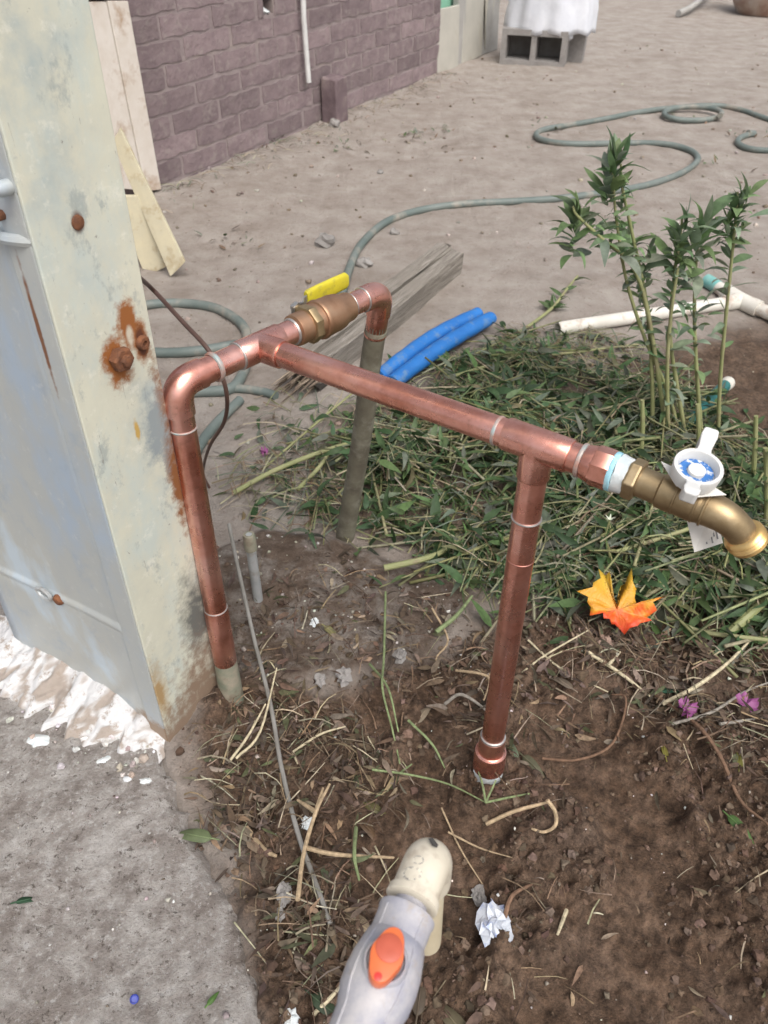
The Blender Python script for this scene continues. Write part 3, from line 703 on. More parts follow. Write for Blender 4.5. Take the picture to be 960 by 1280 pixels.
# stray white splashes of filler on the pad
for k, (px, py, rx) in enumerate(((60, 950, 0.012), (140, 975, 0.014), (190, 998, 0.011))):
    p = GG(px, py); p.z = 0.0145; m = MB(); V = [p+Vector((0, 0, 0.004))]; 
    for a in range(18):
        an = 2*math.pi*a/18; r_ = rx*(0.45+0.9*float(fbm(a*0.7, k*3.1, 1, 2, 60))); V.append(p+Vector((math.cos(an)*r_*1.4, math.sin(an)*r_, -0.003)))
    m.add(V, [(0, 1+a, 1+(a+1) % 18) for a in range(18)])
    solo('filler_splash', m, M['tape'], ('leftmost dried white splash on the concrete pad', 'middle dried white splash on the pad below the column', 'dried white splash nearest the pad edge and soil')[k], 'filler', smooth=False)

# ------------------------------------------------------------------ copper pipework
ZH = 0.508; PR = 0.0143; FR = 0.0163
L_ = G(219, 481, ZH)
BE = G(477, 364, ZH); T1p = G(324, 433, ZH)
ld = (BE-L_).normalized(); T1 = L_+ld*((T1p-L_).dot(ld))
T2 = G(672, 556, ZH); rd = (T2-T1).normalized()
Lf = G(291, 878); Rf = G(609, 968); Bf = G(431, 672)
cp_ = thing('copper_pipework', 'soldered copper pipes with brass ball valve and hose faucet rising from soil', 'pipework', (Rf.x, Rf.y, 0))
def pipe(a, b, r=PR, mt='copper', name='pipe', label=None):
    m = MB(); tube(m, [a, b], r, 28, 6); return part(name, m, M[mt], cp_, label=label)
def sleeve(a, d, l0, l1, r=FR, mt='copper', name='fitting_collar', parent=None, sides=28):
    m = MB(); lathe(m, a, d, [(PR-0.001, l0), (r-0.0006, l0), (r, l0+0.0012), (r, l1-0.0012), (r-0.0006, l1), (PR-0.001, l1)], sides, cap=False); return part(name, m, M[mt], parent or cp_)
def ring(a, d, l, r=PR, mt='solder', w=0.0013):
    m = MB(); d = Vector(d).normalized(); wob = 0.0005; V = []
    prof = [(r-0.001, l-w*1.1), (r+0.0008, l-w*0.7), (r+0.0012, l), (r+0.0007, l+w*0.8), (r-0.001, l+w*1.2)]
    lathe(m, a, d, prof, 28, cap=False); return part('solder_ring', m, M[mt], cp_)
def elbow(c, d1, d2, leg=0.026, r=FR):
    m = MB(); d1 = Vector(d1).normalized(); d2 = Vector(d2).normalized(); P = [c+d1*leg*1.35]; bend = leg*0.92
    for k in range(11):
        t = k/10; P.append((c+d1*bend)*(1-t)**2+c*2*t*(1-t)+(c+d2*bend)*t*t)
    P.append(c+d2*leg*1.35); tube(m, P, r, 28); return part('elbow', m, M['copper'], cp_)
dn = Vector((0, 0, -1))
lf = (Lf-L_).normalized(); rf = (Rf-T2).normalized(); bf = (Bf-BE).normalized()
elbow(L_, lf, ld, 0.025); elbow(BE, -ld, bf, 0.026)
def on(px, py, a, d):
    """distance along the line a + d that is seen at this pixel"""
    r = ray(px, py); w = a-CAM; n = d.cross(r); n2 = r.cross(n); return -w.dot(n2)/d.dot(n2)
# left riser
k1 = on(269, 760, L_, lf); k2 = on(283, 826, L_, lf); lenL = (Lf-L_).length
pipe(L_+lf*0.03, L_+lf*k1)
ring(L_, lf, on(226, 535, L_, lf), PR, 'solder_green'); ring(L_, lf, k1)
sleeve(L_, lf, k1, k2, 0.0156, 'copper', 'coupling')
m = MB(); tube(m, [L_+lf*(k2-0.02), L_+lf*(k2+0.02), Lf+lf*0.03], [0.0148, 0.0152, 0.0165, 0.017], 22, 4); part('old_pipe_stub', m, M['mudpipe'], cp_, label='green stained old pipe stub at soil level')
ring(L_, ld, on(266, 455, L_, ld), FR-0.0006, 'solder_green', 0.0028); ring(L_, ld, on(296, 443, L_, ld), FR-0.0012)
# first tee
d1 = (T1-L_).length
pipe(L_+ld*0.03, T1-ld*0.02)
sleeve(T1, ld, -0.030, 0.030, FR, 'copper', 'tee'); 
m = MB(); lathe(m, T1, rd, [(FR, 0), (FR, 0.012), (FR, 0.032), (FR-0.0006, 0.034), (PR-0.001, 0.034)], 28, cap=False); part('tee_branch', m, M['copper'], cp_)
ring(T1, rd, on(347, 437, T1, rd), PR+0.0006)
ring(T1, ld, on(362, 410, T1, ld), PR+0.0003, 'solder')
# long run
dT = (T2-T1).length
pipe(T1+rd*0.02, T2-rd*0.02)
ring(T1, rd, on(624, 535, T1, rd), PR-0.0003, 'solder_green', 0.0022)
sleeve(T2, rd, -0.033, 0.033, FR, 'copper', 'tee')
m = MB(); lathe(m, T2, rf, [(FR, 0), (FR, 0.012), (FR, 0.034), (FR-0.0006, 0.036), (PR-0.001, 0.036)], 28, cap=False); part('tee_branch', m, M['copper'], cp_)
# right riser
pipe(T2+rf*0.02, Rf-rf*0.02)
ring(T2, rf, on(657, 647, T2, rf), PR+0.0003); ring(T2, rf, on(648, 697, T2, rf), PR-0.0007, 'copper', 0.001)
ka = on(614, 920, T2, rf); kb = on(611, 938, T2, rf); kc = on(608, 958, T2, rf)
ring(T2, rf, ka, PR+0.001, 'solder', 0.0024)
m = MB(); lathe(m, T2, rf, [(PR-0.001, ka), (0.0165, ka+0.001), (0.0168, kb-0.002), (0.0195, kb), (0.0205, kb+0.003), (0.0208, kc-0.002), (0.019, kc)], 28); part('female_adapter', m, M['copper'], cp_)
ring(T2, rf, kb+0.001, 0.0192, 'copper', 0.0016)
m = MB(); lathe(m, T2, rf, [(0.0195, kc-0.004), (0.0205, kc), (0.019, kc+0.006), (0.0175, kc+0.03), (0.017, kc+0.06)], 18)
for i, v in enumerate(m.v): m.v[i] = tuple(Vector(v)+Vector((random.uniform(-1, 1), random.uniform(-1, 1), random.uniform(-1, 1)))*0.0012)
part('taped_stub', m, M['tape'], cp_, label='white taped plastic stub where the riser meets soil')
# back riser
kq = on(474, 412, BE, bf); sleeve(BE, bf, 0.030, kq, PR+0.0003, 'copper', 'pipe')
m = MB(); lathe(m, BE, bf, [(0.0120, kq-0.001), (0.0150, kq), (0.0152, kq+0.006), (0.0140, kq+0.007)], 24, cap=False); part('coupling', m, M['mudpipe'], cp_)
ring(BE, bf, kq+0.008, PR, 'copper', 0.002)
m = MB(); tube(m, [BE+bf*(kq-0.01), BE+bf*(kq+0.08), (BE+Bf)/2+Vector((0.003, 0.0, 0)), Bf+bf*0.03], [0.0146, 0.0148, 0.0150, 0.0155, 0.017], 20, 6); part('old_pipe', m, M['patina'], cp_, label='dull grey green old riser pipe at the back')
# ball valve on the rear leg
tv = lambda px, py: on(px, py, T1, ld)
a0, a1, a2, a3, a4 = tv(365, 408), tv(386, 399), tv(394, 396), tv(423, 384), tv(434, 379)
pipe(T1+ld*0.02, T1+ld*(a0+0.01)); pipe(T1+ld*(a4-0.01), BE-ld*0.02)
m = MB(); lathe(m, T1, ld, [(PR, a0-0.002), (0.0185, a0), (0.0190, a0+0.004), (0.0185, a1-0.004), (0.021, a1-0.003), (0.0215, a2-0.001), (0.0235, a2), (0.0242, a2+0.002), (0.0242, a2+0.004), (0.0230, a2+0.005), (0.0226, a3-0.012), (0.0214, a3-0.004), (0.0185, a3+0.002), (0.0180, a4-0.003), (0.0172, a4), (PR, a4)], 32, cap=False)
bv = part('ball_valve', m, M['bronze'], cp_, label='dull bronze body of the ball valve')
m = MB(); lathe(m, T1, ld, [(0.018, a1-0.009), (0.0225, a1-0.008), (0.0232, a1-0.006), (0.0232, a1+0.001), (0.0225, a1+0.003), (0.018, a1+0.003)], 8, cap=False, rot=0.3); part('hex_collar', m, M['brass'], bv)
ring(T1, ld, a0-0.003, PR+0.0008); ring(T1, ld, a4+0.002, PR+0.0006)
ring(BE, -ld, 0.026*1.35+0.001, PR+0.0006)
side = Vector((0, 0, 1)).cross(ld).normalized()          # horizontal, away from the viewer's side
vc = T1+ld*(a2+0.006)
stp = vc+side*0.024
m = MB(); lathe(m, vc+side*0.018, side, [(0.009, 0), (0.009, 0.010), (0.006, 0.011), (0.006, 0.024)], 14); part('valve_stem', m, M['brass'], bv)
bo = vc+side*0.040
m = MB(); lathe(m, bo-side*0.002, side, [(0.0085, 0), (0.0088, 0.0055), (0.0075, 0.007), (0.0045, 0.0075), (0.0045, 0.011), (0.003, 0.012)], 6); part('handle_nut', m, M['steel'], bv)
m = MB(); up = Vector((0, 0, 1))
def lever(mb, pts, w, th, nrm):
    V = []; Fc = []
    for p in pts:
        V += [p-up*w/2-nrm*th/2, p+up*w/2-nrm*th/2, p+up*w/2+nrm*th/2, p-up*w/2+nrm*th/2]
    for i in range(len(pts)-1):
        for k in range(4): k2 = (k+1) % 4; Fc.append((i*4+k, i*4+k2, (i+1)*4+k2, (i+1)*4+k))
    Fc += [(3, 2, 1, 0), tuple((len(pts)-1)*4+k for k in range(4))]; mb.add(V, Fc)
lp = [bo-ld*0.010, bo+ld*0.010, bo+ld*0.018+side*0.008, bo+ld*0.030+side*0.010+up*0.002, bo+ld*0.095+side*0.010+up*0.004]
lever(m, lp, 0.013, 0.003, side); part('lever', m, M['steel'], bv, smooth=False, bevel=0.0006)
m = MB(); gp = [bo+side*0.010+up*0.002+ld*x+up*(0.03*(x-0.024)) for x in (0.024, 0.026, 0.045, 0.070, 0.094, 0.097)]
V = []; Fc = []; ws = [0.017, 0.021, 0.022, 0.022, 0.021, 0.015]
for p, w in zip(gp, ws):
    for k in range(16):
        a = 2*math.pi*k/16; ca, sa = math.cos(a), math.sin(a)
        V.append(p+up*(math.copysign(abs(ca)**0.5, ca)*w/2)+side*(math.copysign(abs(sa)**0.5, sa)*0.0038))
for i in range(5):
    for k in range(16): k2 = (k+1) % 16; Fc.append((i*16+k, i*16+k2, (i+1)*16+k2, (i+1)*16+k))
Fc += [tuple(range(16))[::-1], tuple(80+k for k in range(16))]; m.add(V, Fc); part('lever_grip', m, M['yellow'], bv, label='yellow vinyl grip of the valve lever')
# hose faucet on the front end
t2 = lambda px, py: on(px, py, T2, rd)
e0_, e1, e2, e3, e4 = t2(728, 573), t2(765, 589), t2(775, 592), t2(785, 596), t2(806, 606)
pipe(T2+rd*0.02, T2+rd*(e0_+0.006)); ring(T2, rd, e0_, PR+0.0012, 'solder_green', 0.0022)
m = MB(); lathe(m, T2, rd, [(PR-0.001, e0_+0.002), (0.0160, e0_+0.003), (0.0176, e0_+0.010), (0.0176, e0_+0.012)], 28, cap=False); ad = part('male_adapter', m, M['copper'], cp_)
m = MB(); lathe(m, T2, rd, [(0.016, e0_+0.0105), (0.0180, e0_+0.011), (0.0190, e0_+0.013), (0.0190, e1-0.002), (0.0180, e1), (0.016, e1)], 8, cap=False, rot=0.2); part('hex_band', m, M['copper'], ad)
m = MB(); lathe(m, T2, rd, [(0.0180, e1-0.001), (0.0186, e1), (0.0184, e1+0.0035), (0.0170, e1+0.004)], 24, cap=False); part('blue_seal', m, M['bluetape'], cp_)
m = MB(); lathe(m, T2, rd, [(0.0172, e1+0.0038), (0.0178, e1+0.005), (0.0168, e3-0.004), (0.0165, e3+0.005)], 20, cap=False)
for i, v in enumerate(m.v): m.v[i] = tuple(Vector(v)+Vector((random.uniform(-1, 1), random.uniform(-1, 1), random.uniform(-1, 1)))*0.0010)
part('thread_tape', m, M['tape'], cp_)
F0 = T2+rd*e3; fd = (G(887, 637, ZH-0.002)-F0).normalized()
fp = lambda px, py: on(px, py, F0, fd)
kk = fp(912, 645)
m = MB(); prof = [(0.011, 0.008), (0.0136, 0.010), (0.0138, kk*0.32), (0.0158, kk*0.34), (0.0160, kk*0.44), (0.0156, kk*0.50), (0.0160, kk*0.70), (0.0154, kk*0.74)]
lathe(m, F0, fd, prof, 28, cap=False)
fa = part('faucet', m, M['brass'], cp_, label='brass hose faucet with white wing handle')
m = MB(); lathe(m, F0, fd, [(0.012, -0.001), (0.0185, 0), (0.0198, 0.0015), (0.0198, 0.0095), (0.0185, 0.011), (0.012, 0.011)], 6, cap=False, rot=0.25); part('hex_nut', m, M['brass'], fa, smooth=False, bevel=0.001)
pe = F0+fd*kk*0.74; KN = F0+fd*(kk*1.0)
F5 = G(933, 674, ZH-0.024); outd = (F5-KN).normalized()
m = MB(); P = [pe-fd*0.001, F0+fd*kk*0.86, KN-fd*0.004+outd*0.003, KN+outd*0.012, F5-outd*0.010, F5-outd*0.004]
tube(m, P, [0.0152, 0.0150, 0.0142, 0.0132, 0.0130, 0.0136], 28, 6); part('spout', m, M['brass'], fa)
for f_ in (0.50, 0.70, 0.78):
    m = MB(); lathe(m, F0, fd, [(0.0150, kk*f_-0.0014), (0.0166, kk*f_-0.0007), (0.0166, kk*f_+0.0007), (0.0150, kk*f_+0.0014)], 28, cap=False); part('body_rib', m, M['brass'], fa)
m = MB(); prof = [(0.0130, -0.009), (0.0165, -0.007)]
for k in range(3): prof += [(0.0176, -0.0045+k*0.0028), (0.0164, -0.0031+k*0.0028)]
prof += [(0.0168, 0.0052), (0.0130, 0.0054), (0.0122, -0.006)]
lathe(m, F5, outd, prof, 30); part('outlet_thread', m, M['bright_brass'], fa)
# handle
hc_ = G(873, 584, ZH+0.036); HN = (Vector((0, -0.22, 1)).normalized())
HU = Vector((0.42, 0.86, 0.10)); HU = (HU-HN*HU.dot(HN)).normalized(); HV = HN.cross(HU)
m = MB(); lathe(m, hc_-HN*0.036, HN, [(0.010, 0), (0.0105, 0.012), (0.008, 0.013), (0.0075, 0.030)], 16); part('bonnet', m, M['brass'], fa)
m = MB(); lathe(m, hc_, HN, [(0.006, -0.014), (0.0175, -0.014), (0.0195, -0.012), (0.0205, 0.000), (0.0200, 0.0014), (0.0172, 0.0014), (0.0164, 0), (0.0150, -0.007), (0.0055, -0.007)], 36, cap=False); hd = part('handle', m, M['whiteplastic'], fa, label='white round plastic handle with two wings')
m = MB(); lathe(m, hc_, HN, [(0.0150, -0.0068), (0.0146, -0.0060), (0.0065, -0.0056)], 30, cap=False); part('blue_label_ring', m, M['blueprint'], hd)
m = MB(); lathe(m, hc_, HN, [(0.0075, -0.0056), (0.0072, -0.0028), (0.0055, -0.0018), (0.002, -0.0016)], 18); part('handle_screw', m, M['paper'], hd)
for sg, ln in ((1, 0.034), (-1, 0.031)):
    m = MB(); V = []; Fc = []
    for (d_, w_, lo_, hi_) in ((0.017, 0.0065, -0.013, 0.0005), (0.023, 0.0055, -0.012, 0.003), (ln, 0.0068, -0.008, 0.007), (ln+0.006, 0.0060, -0.005, 0.0085), (ln+0.008, 0.0042, -0.003, 0.0075)):
        p = hc_+HU*sg*d_; V += [p-HV*w_+HN*lo_, p+HV*w_+HN*lo_, p+HV*w_+HN*hi_, p-HV*w_+HN*hi_]
    for i in range(4):
        for k in range(4): k2 = (k+1) % 4; Fc.append((i*4+k, i*4+k2, (i+1)*4+k2, (i+1)*4+k) if sg > 0 else (i*4+k2, i*4+k, (i+1)*4+k, (i+1)*4+k2))
    Fc += [(0, 1, 2, 3) if sg < 0 else (3, 2, 1, 0), (19, 18, 17, 16) if sg < 0 else (16, 17, 18, 19)]
    m.add(V, Fc); part('handle_wing', m, M['whiteplastic'], hd, smooth=False, bevel=0.0012)
# paper tag threaded under the handle
tg = thing('paper_tag', 'white printed paper tag hanging under the brass faucet', 'tag', hc_-HN*0.02)
def sheet(name, pts, mt, parent, n=1):
    m = MB(); P = [Vector(p) for p in pts]; nrm = (P[1]-P[0]).cross(P[2]-P[0]).normalized()*0.0004
    m.add([p for p in P]+[p+nrm for p in P], [(0, 1, 2, 3), (7, 6, 5, 4)]+[((k+1) % 4, k, 4+k, 4+(k+1) % 4) for k in range(4)]); return part(name, m, mt, parent, smooth=False)
zt = ZH+0.0195
sheet('flap', [G(826, 577, zt+0.006), G(845, 608, zt+0.001), G(872, 612, zt), G(850, 588, zt+0.003)], M['paper'], tg)
sheet('flap', [G(853, 606, zt), G(868, 622, zt-0.001), G(908, 619, zt-0.004), G(885, 604, zt)], M['paper'], tg)
c4 = [G(858, 640, ZH-0.016), G(872, 700, ZH-0.052), G(908, 688, ZH-0.052), G(896, 640, ZH-0.016)]
back = Vector((0, 0.010, 0)); c4 = [p+back for p in c4]
sheet('card', c4, M['paper'], tg)
ca, cb_, cc_, cdd = c4
cn = (cb_-ca).cross(cc_-ca).normalized(); cn = cn if cn.dot(CAM-ca) > 0 else -cn
for k in range(5):
    u0 = 0.42+k*0.10; v0, v1 = 0.42, (0.90, 0.82, 0.92, 0.78, 0.86)[k]
    g = lambda u, v: ca.lerp(cdd, u).lerp(cb_.lerp(cc_, u), v)+cn*0.0012
    m = MB(); m.add([g(u0, v0), g(u0, v1), g(u0+0.05, v1), g(u0+0.05, v0)], [(0, 1, 2, 3)]); part('print_line', m, M['ink'], tg, smooth=False)

# ------------------------------------------------------------------ plastic tap in the foreground
ZP = 0.44; E0 = G(537, 1070, ZP); E9 = G(455, 1280, ZP); ax_ = (E9-E0).normalized()
pt = thing('plastic_tap', 'weathered grey plastic ball valve tap with orange handle and ivory elbow spout', 'tap', (E0.x+ax_.x*0.30, E0.y+ax_.y*0.30, 0))
m = MB(); dn2 = Vector((0.035, 0.02, -1)).normalized(); ro = 0.0148; P = [E0+ax_*0.029]
for k in range(11):
    t = k/10; P.append((E0+ax_*0.012)*(1-t)**2+E0*2*t*(1-t)+(E0+dn2*0.016)*t*t)
P.append(E0+dn2*0.034); tube(m, P, [0.0148, 0.0148, 0.0150, 0.0150, 0.0147], 28, 3)
el = part('elbow', m, M['pvc'], pt, label='ivory plastic elbow with worn print')
m = MB(); lathe(m, E0, ax_, [(0.012, 0.026), (0.0164, 0.0265), (0.0167, 0.031), (0.0150, 0.032), (0.0100, 0.032)], 28, cap=False); part('socket_rim', m, M['pvc'], el)
m = MB(); tube(m, [E0+dn2*0.030, E0+dn2*0.08, E0+dn2*0.130, E0+dn2*0.138, E0+dn2*0.1405], [0.0108, 0.0108, 0.0108, 0.0105, 0.0080], 24, 0); part('spout_pipe', m, M['pvc_spout'], pt, label='yellowed plastic pipe end below the elbow')
# worn print on the elbow: a dark slot mark and a smudged ring
def onel(px, py, off=0.0151):
    """point on the elbow's top seen here"""
    r = ray(px, py); best = None
    for k in range(400):
        t = 0.40+k*0.0004; p = CAM+r*t; w = p-E0; al = max(min(w.dot(ax_), 0.03), 0.0); d = (w-ax_*al).length
        if d < off: return p
    return G(px, py, ZP+0.014)
m = MB(); V = [onel(px, py) for px, py in ((535, 1048), (541, 1047), (548, 1056), (546, 1060), (540, 1057))]; m.add(V, [(4, 3, 2, 1, 0)]); part('slot_mark', m, M['black'], el, smooth=False)
M['smudge'] = simple('worn_print', (0.30, 0.28, 0.25), (0.70, 0.65, 0.54), 420, 0.6, 0, 0, lo=0.48, hi=0.56)
for cxp, cyp, rxp, ryp in ((515, 1092, 13, 9), (523, 1075, 7, 6)):
    m = MB(); N = 18; V = []
    for k in range(N):
        a = 2*math.pi*k/N
        for s_ in (1.0, 0.72): V.append(onel(cxp+math.cos(a)*rxp*s_, cyp+math.sin(a)*ryp*s_, 0.0150))
    m.add(V, [(2*k, 2*k+1, (2*k+3) % (2*N), (2*k+2) % (2*N)) for k in range(N)]); part('print_ring', m, M['smudge'], el, smooth=False)
m = MB(); lathe(m, E0, ax_, [(0.010, 0.030), (0.0105, 0.0365), (0.0155, 0.0370), (0.0174, 0.038), (0.0176, 0.040), (0.0170, 0.0415), (0.0168, 0.050), (0.0168, 0.0545), (0.0178, 0.0555), (0.0192, 0.062), (0.0208, 0.070), (0.0214, 0.078), (0.0208, 0.088), (0.0190, 0.094), (0.0176, 0.099), (0.0172, 0.108), (0.0172, 0.122), (0.0160, 0.124), (0.0108, 0.125)], 36, cap=False)
vb = part('valve_body', m, M['valvegrey'], pt, label='dusty blue grey plastic valve body')
m = MB(); lathe(m, E0, ax_, [(0.0108, 0.120), (0.0108, 0.26)], 24); tube(m, [E0+ax_*0.255, E0+ax_*0.285, E0+ax_*0.30+Vector((0, 0, -0.015)), E0+ax_*0.30+Vector((0, 0, -0.05)), E0+ax_*0.30+Vector((0, 0, -0.47))], 0.0108, 24, 6)
part('supply_pipe', m, M['pvc'], pt)
for sg in (1, -1):
    m = MB(); hs2 = ax_.cross(Vector((0, 0, 1))).normalized(); rdv = (Vector((0, 0, 1))*0.75+hs2*0.66*sg).normalized()
    tube(m, [E0+ax_*l+rdv*r for (r, l) in ((0.0167, 0.042), (0.0167, 0.054), (0.0191, 0.062), (0.0207, 0.070), (0.0213, 0.078), (0.0207, 0.088), (0.0189, 0.094), (0.0175, 0.099), (0.0171, 0.122))], 0.0008, 6, 3); part('mould_seam', m, M['valvegrey'], vb)
vcn = E0+ax_*0.075
hup = Vector((0.0, -0.16, 1)); hup = (hup-ax_*hup.dot(ax_)).normalized(); hsd = ax_.cross(hup)
m = MB(); lathe(m, vcn, hup, [(0.0135, 0.006), (0.0125, 0.0225), (0.0118, 0.0235), (0.0108, 0.0235), (0.0104, 0.020)], 32); part('valve_neck', m, M['valvegrey'], vb)
hb = vcn+hup*0.0232
def handle_outline():
    out = []
    for k in range(48):
        a = 2*math.pi*k/48; c_, s_ = math.cos(a), math.sin(a)
        r_ = 0.0092+0.0058*max(0, c_)**5+0.0058*max(0, -c_)**5
        out.append((c_*r_, s_*r_*(1.0)))
    return out
m = MB(); V = []; OUT = handle_outline(); N = len(OUT)
for hgt, sc_ in ((0.0, 0.97), (0.001, 1.0), (0.0085, 1.0), (0.0098, 0.965), (0.0102, 0.90)):
    for (a, b) in OUT: V.append(hb+ax_*a*sc_+hsd*b*sc_+hup*hgt)
Fc = [(i*N+k, i*N+(k+1) % N, (i+1)*N+(k+1) % N, (i+1)*N+k) for i in range(4) for k in range(N)]+[tuple(range(N))[::-1], tuple(4*N+k for k in range(N))]
m.add(V, Fc); ho = part('handle', m, M['orange'], pt, label='orange oval turning handle')
m = MB(); lathe(m, hb-ax_*0.003, hup, [(0.0074, 0.0098), (0.0074, 0.0108), (0.0070, 0.0111), (0.002, 0.0111)], 28); part('handle_disc', m, M['orange_dark'], ho, label='darker red disc set in the handle')
m = MB(); lathe(m, hb+ax_*0.0122, hup, [(0.0022, 0.0095), (0.0022, 0.0104), (0.0014, 0.0107)], 12); part('pointer_tip', m, simple('red_tip', (0.75, 0.06, 0.05), (0.65, 0.05, 0.04), 40, 0.4, 0, 0), ho)

# ------------------------------------------------------------------ small pipes, cables, wire
p0 = G(324, 757); p1 = AT(311, 668, p0.y+0.004)
m = MB(); tube(m, [p0-Vector((0, 0, 0.03)), p0, p1], 0.0078, 14, 5)
lp_ = thing('conduit_stub', 'short grey capped conduit sticking up beside the left copper riser', 'conduit', p0); part('pipe', m, M['galv'], lp_)
m = MB(); dd = (p1-p0).normalized(); lathe(m, p1, dd, [(0.0080, -0.030), (0.0098, -0.029), (0.0098, -0.004), (0.0085, 0.0), (0.0050, 0.001), (0.0048, -0.004)], 16); part('cap', m, M['mudpipe'], lp_)
def gline(pts, lift=0.0):
    out = []
    for q in pts:
        p = GG(q[0], q[1]); z = q[2] if len(q) > 2 else 0.0
        out.append(GG(q[0], q[1], z+lift))
    return out
m = MB(); tube(m, gline([(286, 655, 0.10), (300, 720, 0.06), (318, 800, 0.03), (338, 880, 0.03), (352, 960, 0.02), (372, 1040, 0.012), (395, 1105, 0.012), (413, 1155, 0.002)]), 0.0030, 8, 8)
solo('stiff_wire', m, M['wire'], 'thin grey wire running over soil past the left copper riser', 'wire')
m = MB(); cpts = [ONPL(150, 330, c0+cy_*0.10+cx*0.18, Vector((0, 1, 0))), G(187, 358, 0.42), G(228, 402, 0.40), G(262, 440, 0.38), G(282, 485, 0.33), G(281, 525, 0.26), G(262, 558, 0.18), G(254, 590, 0.05), G(262, 610, 0.0)]
tube(m, cpts, [0.0036]*3+[0.0034, 0.003, 0.0026, 0.0022], 10, 10); solo('dangling_cable', m, M['cable'], 'brown cable bending down behind the left copper elbow', 'cable')
HR = 0.0125
def hose(pts, label, mt='hose', r=HR, n=12):
    m = MB(); tube(m, [GG(*q, r*0.8) for q in pts], r, 14, n); return m
m = hose([(426, 372), (437, 335), (452, 305), (482, 278), (525, 263), (580, 255), (640, 252), (700, 248), (760, 240), (810, 231), (852, 216), (872, 200), (862, 188), (830, 180), (780, 179), (720, 180), (686, 177), (670, 170), (680, 162), (720, 155), (760, 148), (800, 140), (850, 134), (895, 132), (925, 137), (960, 149), (1020, 165), (1090, 170)], '')
solo('garden_hose', m, M['hose'], 'long dusty grey green garden hose snaking across the dirt yard', 'hose')
m = MB(); P = []
for k in range(17):
    a = 2*math.pi*k/16*0.97+0.5; P.append(GG(866+36*math.cos(a), 142+8.5*math.sin(a), HR*0.9+0.02*(k/16)))
tube(m, P, HR, 14, 5); solo('hose_coil', m, M['hose'], 'single round loop of garden hose lying where the long hose bends', 'hose')
m = MB(); P = [GG(935, 166, 0.02)]
for k in range(15):
    a = -2.0-2*math.pi*k/16*1.0; P.append(GG(958+36*math.cos(a), 177+11*math.sin(a), HR*0.9))
tube(m, P, HR, 14, 6); solo('hose_coil', m, M['hose'], 'hose loop cut off by right edge of the picture, above the weed', 'hose')
m = hose([(120, 400), (150, 388), (185, 381), (225, 379), (265, 384), (292, 397), (307, 413), (310, 440), (302, 470), (285, 487), (240, 490)], '')
solo('garden_hose', m, M['hose'], 'dusty hose curving out from behind the metal column', 'hose')
m = hose([(150, 436), (200, 441), (245, 439), (290, 432), (330, 426), (352, 424)], ''); solo('garden_hose', m, M['hose'], 'straight hose length passing behind the left copper elbow', 'hose')
m = hose([(262, 488), (300, 486), (330, 490), (345, 495)], '', r=0.010); tube(m, [GG(*q, 0.01) for q in ((300, 500), (270, 530), (250, 556), (238, 580))], 0.011, 12, 6)
solo('garden_hose', m, M['hose'], 'short hose end on the dirt beneath the left copper elbow', 'hose')
m = MB(); tube(m, [GG(640, 520, 0.004), GG(700, 530, 0.006), GG(780, 545, 0.010), GG(850, 535, 0.03), GG(876, 512, 0.035), GG(898, 490, 0.03), GG(908, 480, 0.028)], 0.0135, 14, 8)
th_ = thing('teal_hose', 'dark teal hose end poking out of the cut weeds', 'hose', GG(876, 512)); part('tube', m, M['teal'], th_)
m = MB(); a, b = GG(906, 482, 0.028), GG(917, 473, 0.027); lathe(m, a, b-a, [(0.0135, 0), (0.0155, 0.002), (0.0155, 0.018), (0.014, 0.022), (0.010, 0.022), (0.009, 0.01)], 16); part('fitting', m, M['whitepvc'], th_)

# white plastic tee pipe on the dirt
wp = thing('plastic_pipe_tee', 'dirty white plastic pipe with tee lying on the dirt behind the weed', 'pipe', GG(925, 376)); r_ = 0.0175
q0, q1, q2, q3 = GG(697, 411, r_), GG(925, 376, r_), GG(884, 351, r_), GG(985, 402, r_)
m = MB(); tube(m, [q0, q1], r_, 18, 6, False); dq = (q1-q0).normalized(); lathe(m, q0, dq, [(r_, 0.0), (0.014, 0.0), (0.013, 0.03), (0.002, 0.031)], 18, cap=False); part('pipe', m, M['whitepvc'], wp)
m = MB(); lathe(m, q1, -dq, [(0.019, 0.0), (0.0225, 0.0), (0.0225, 0.055), (0.0215, 0.058), (r_, 0.058)], 20, cap=False); tube(m, [q1+(q2-q1).normalized()*0.06, q1, q1+(q3-q1).normalized()*0.06], 0.0225, 20, 0); part('tee', m, M['whitepvc'], wp)
m = MB(); tube(m, [q1, q2], r_, 18, 4); part('pipe', m, M['whitepvc'], wp); m = MB(); tube(m, [q1, q3], r_, 18, 4); part('pipe', m, M['whitepvc'], wp)
m = MB(); d2 = (q2-q1).normalized(); lathe(m, q2, d2, [(r_, -0.045), (0.0185, -0.044), (0.0188, 0.004), (0.015, 0.006)], 18); part('aqua_end', m, M['aqua'], wp, label='aqua taped end of the white pipe')

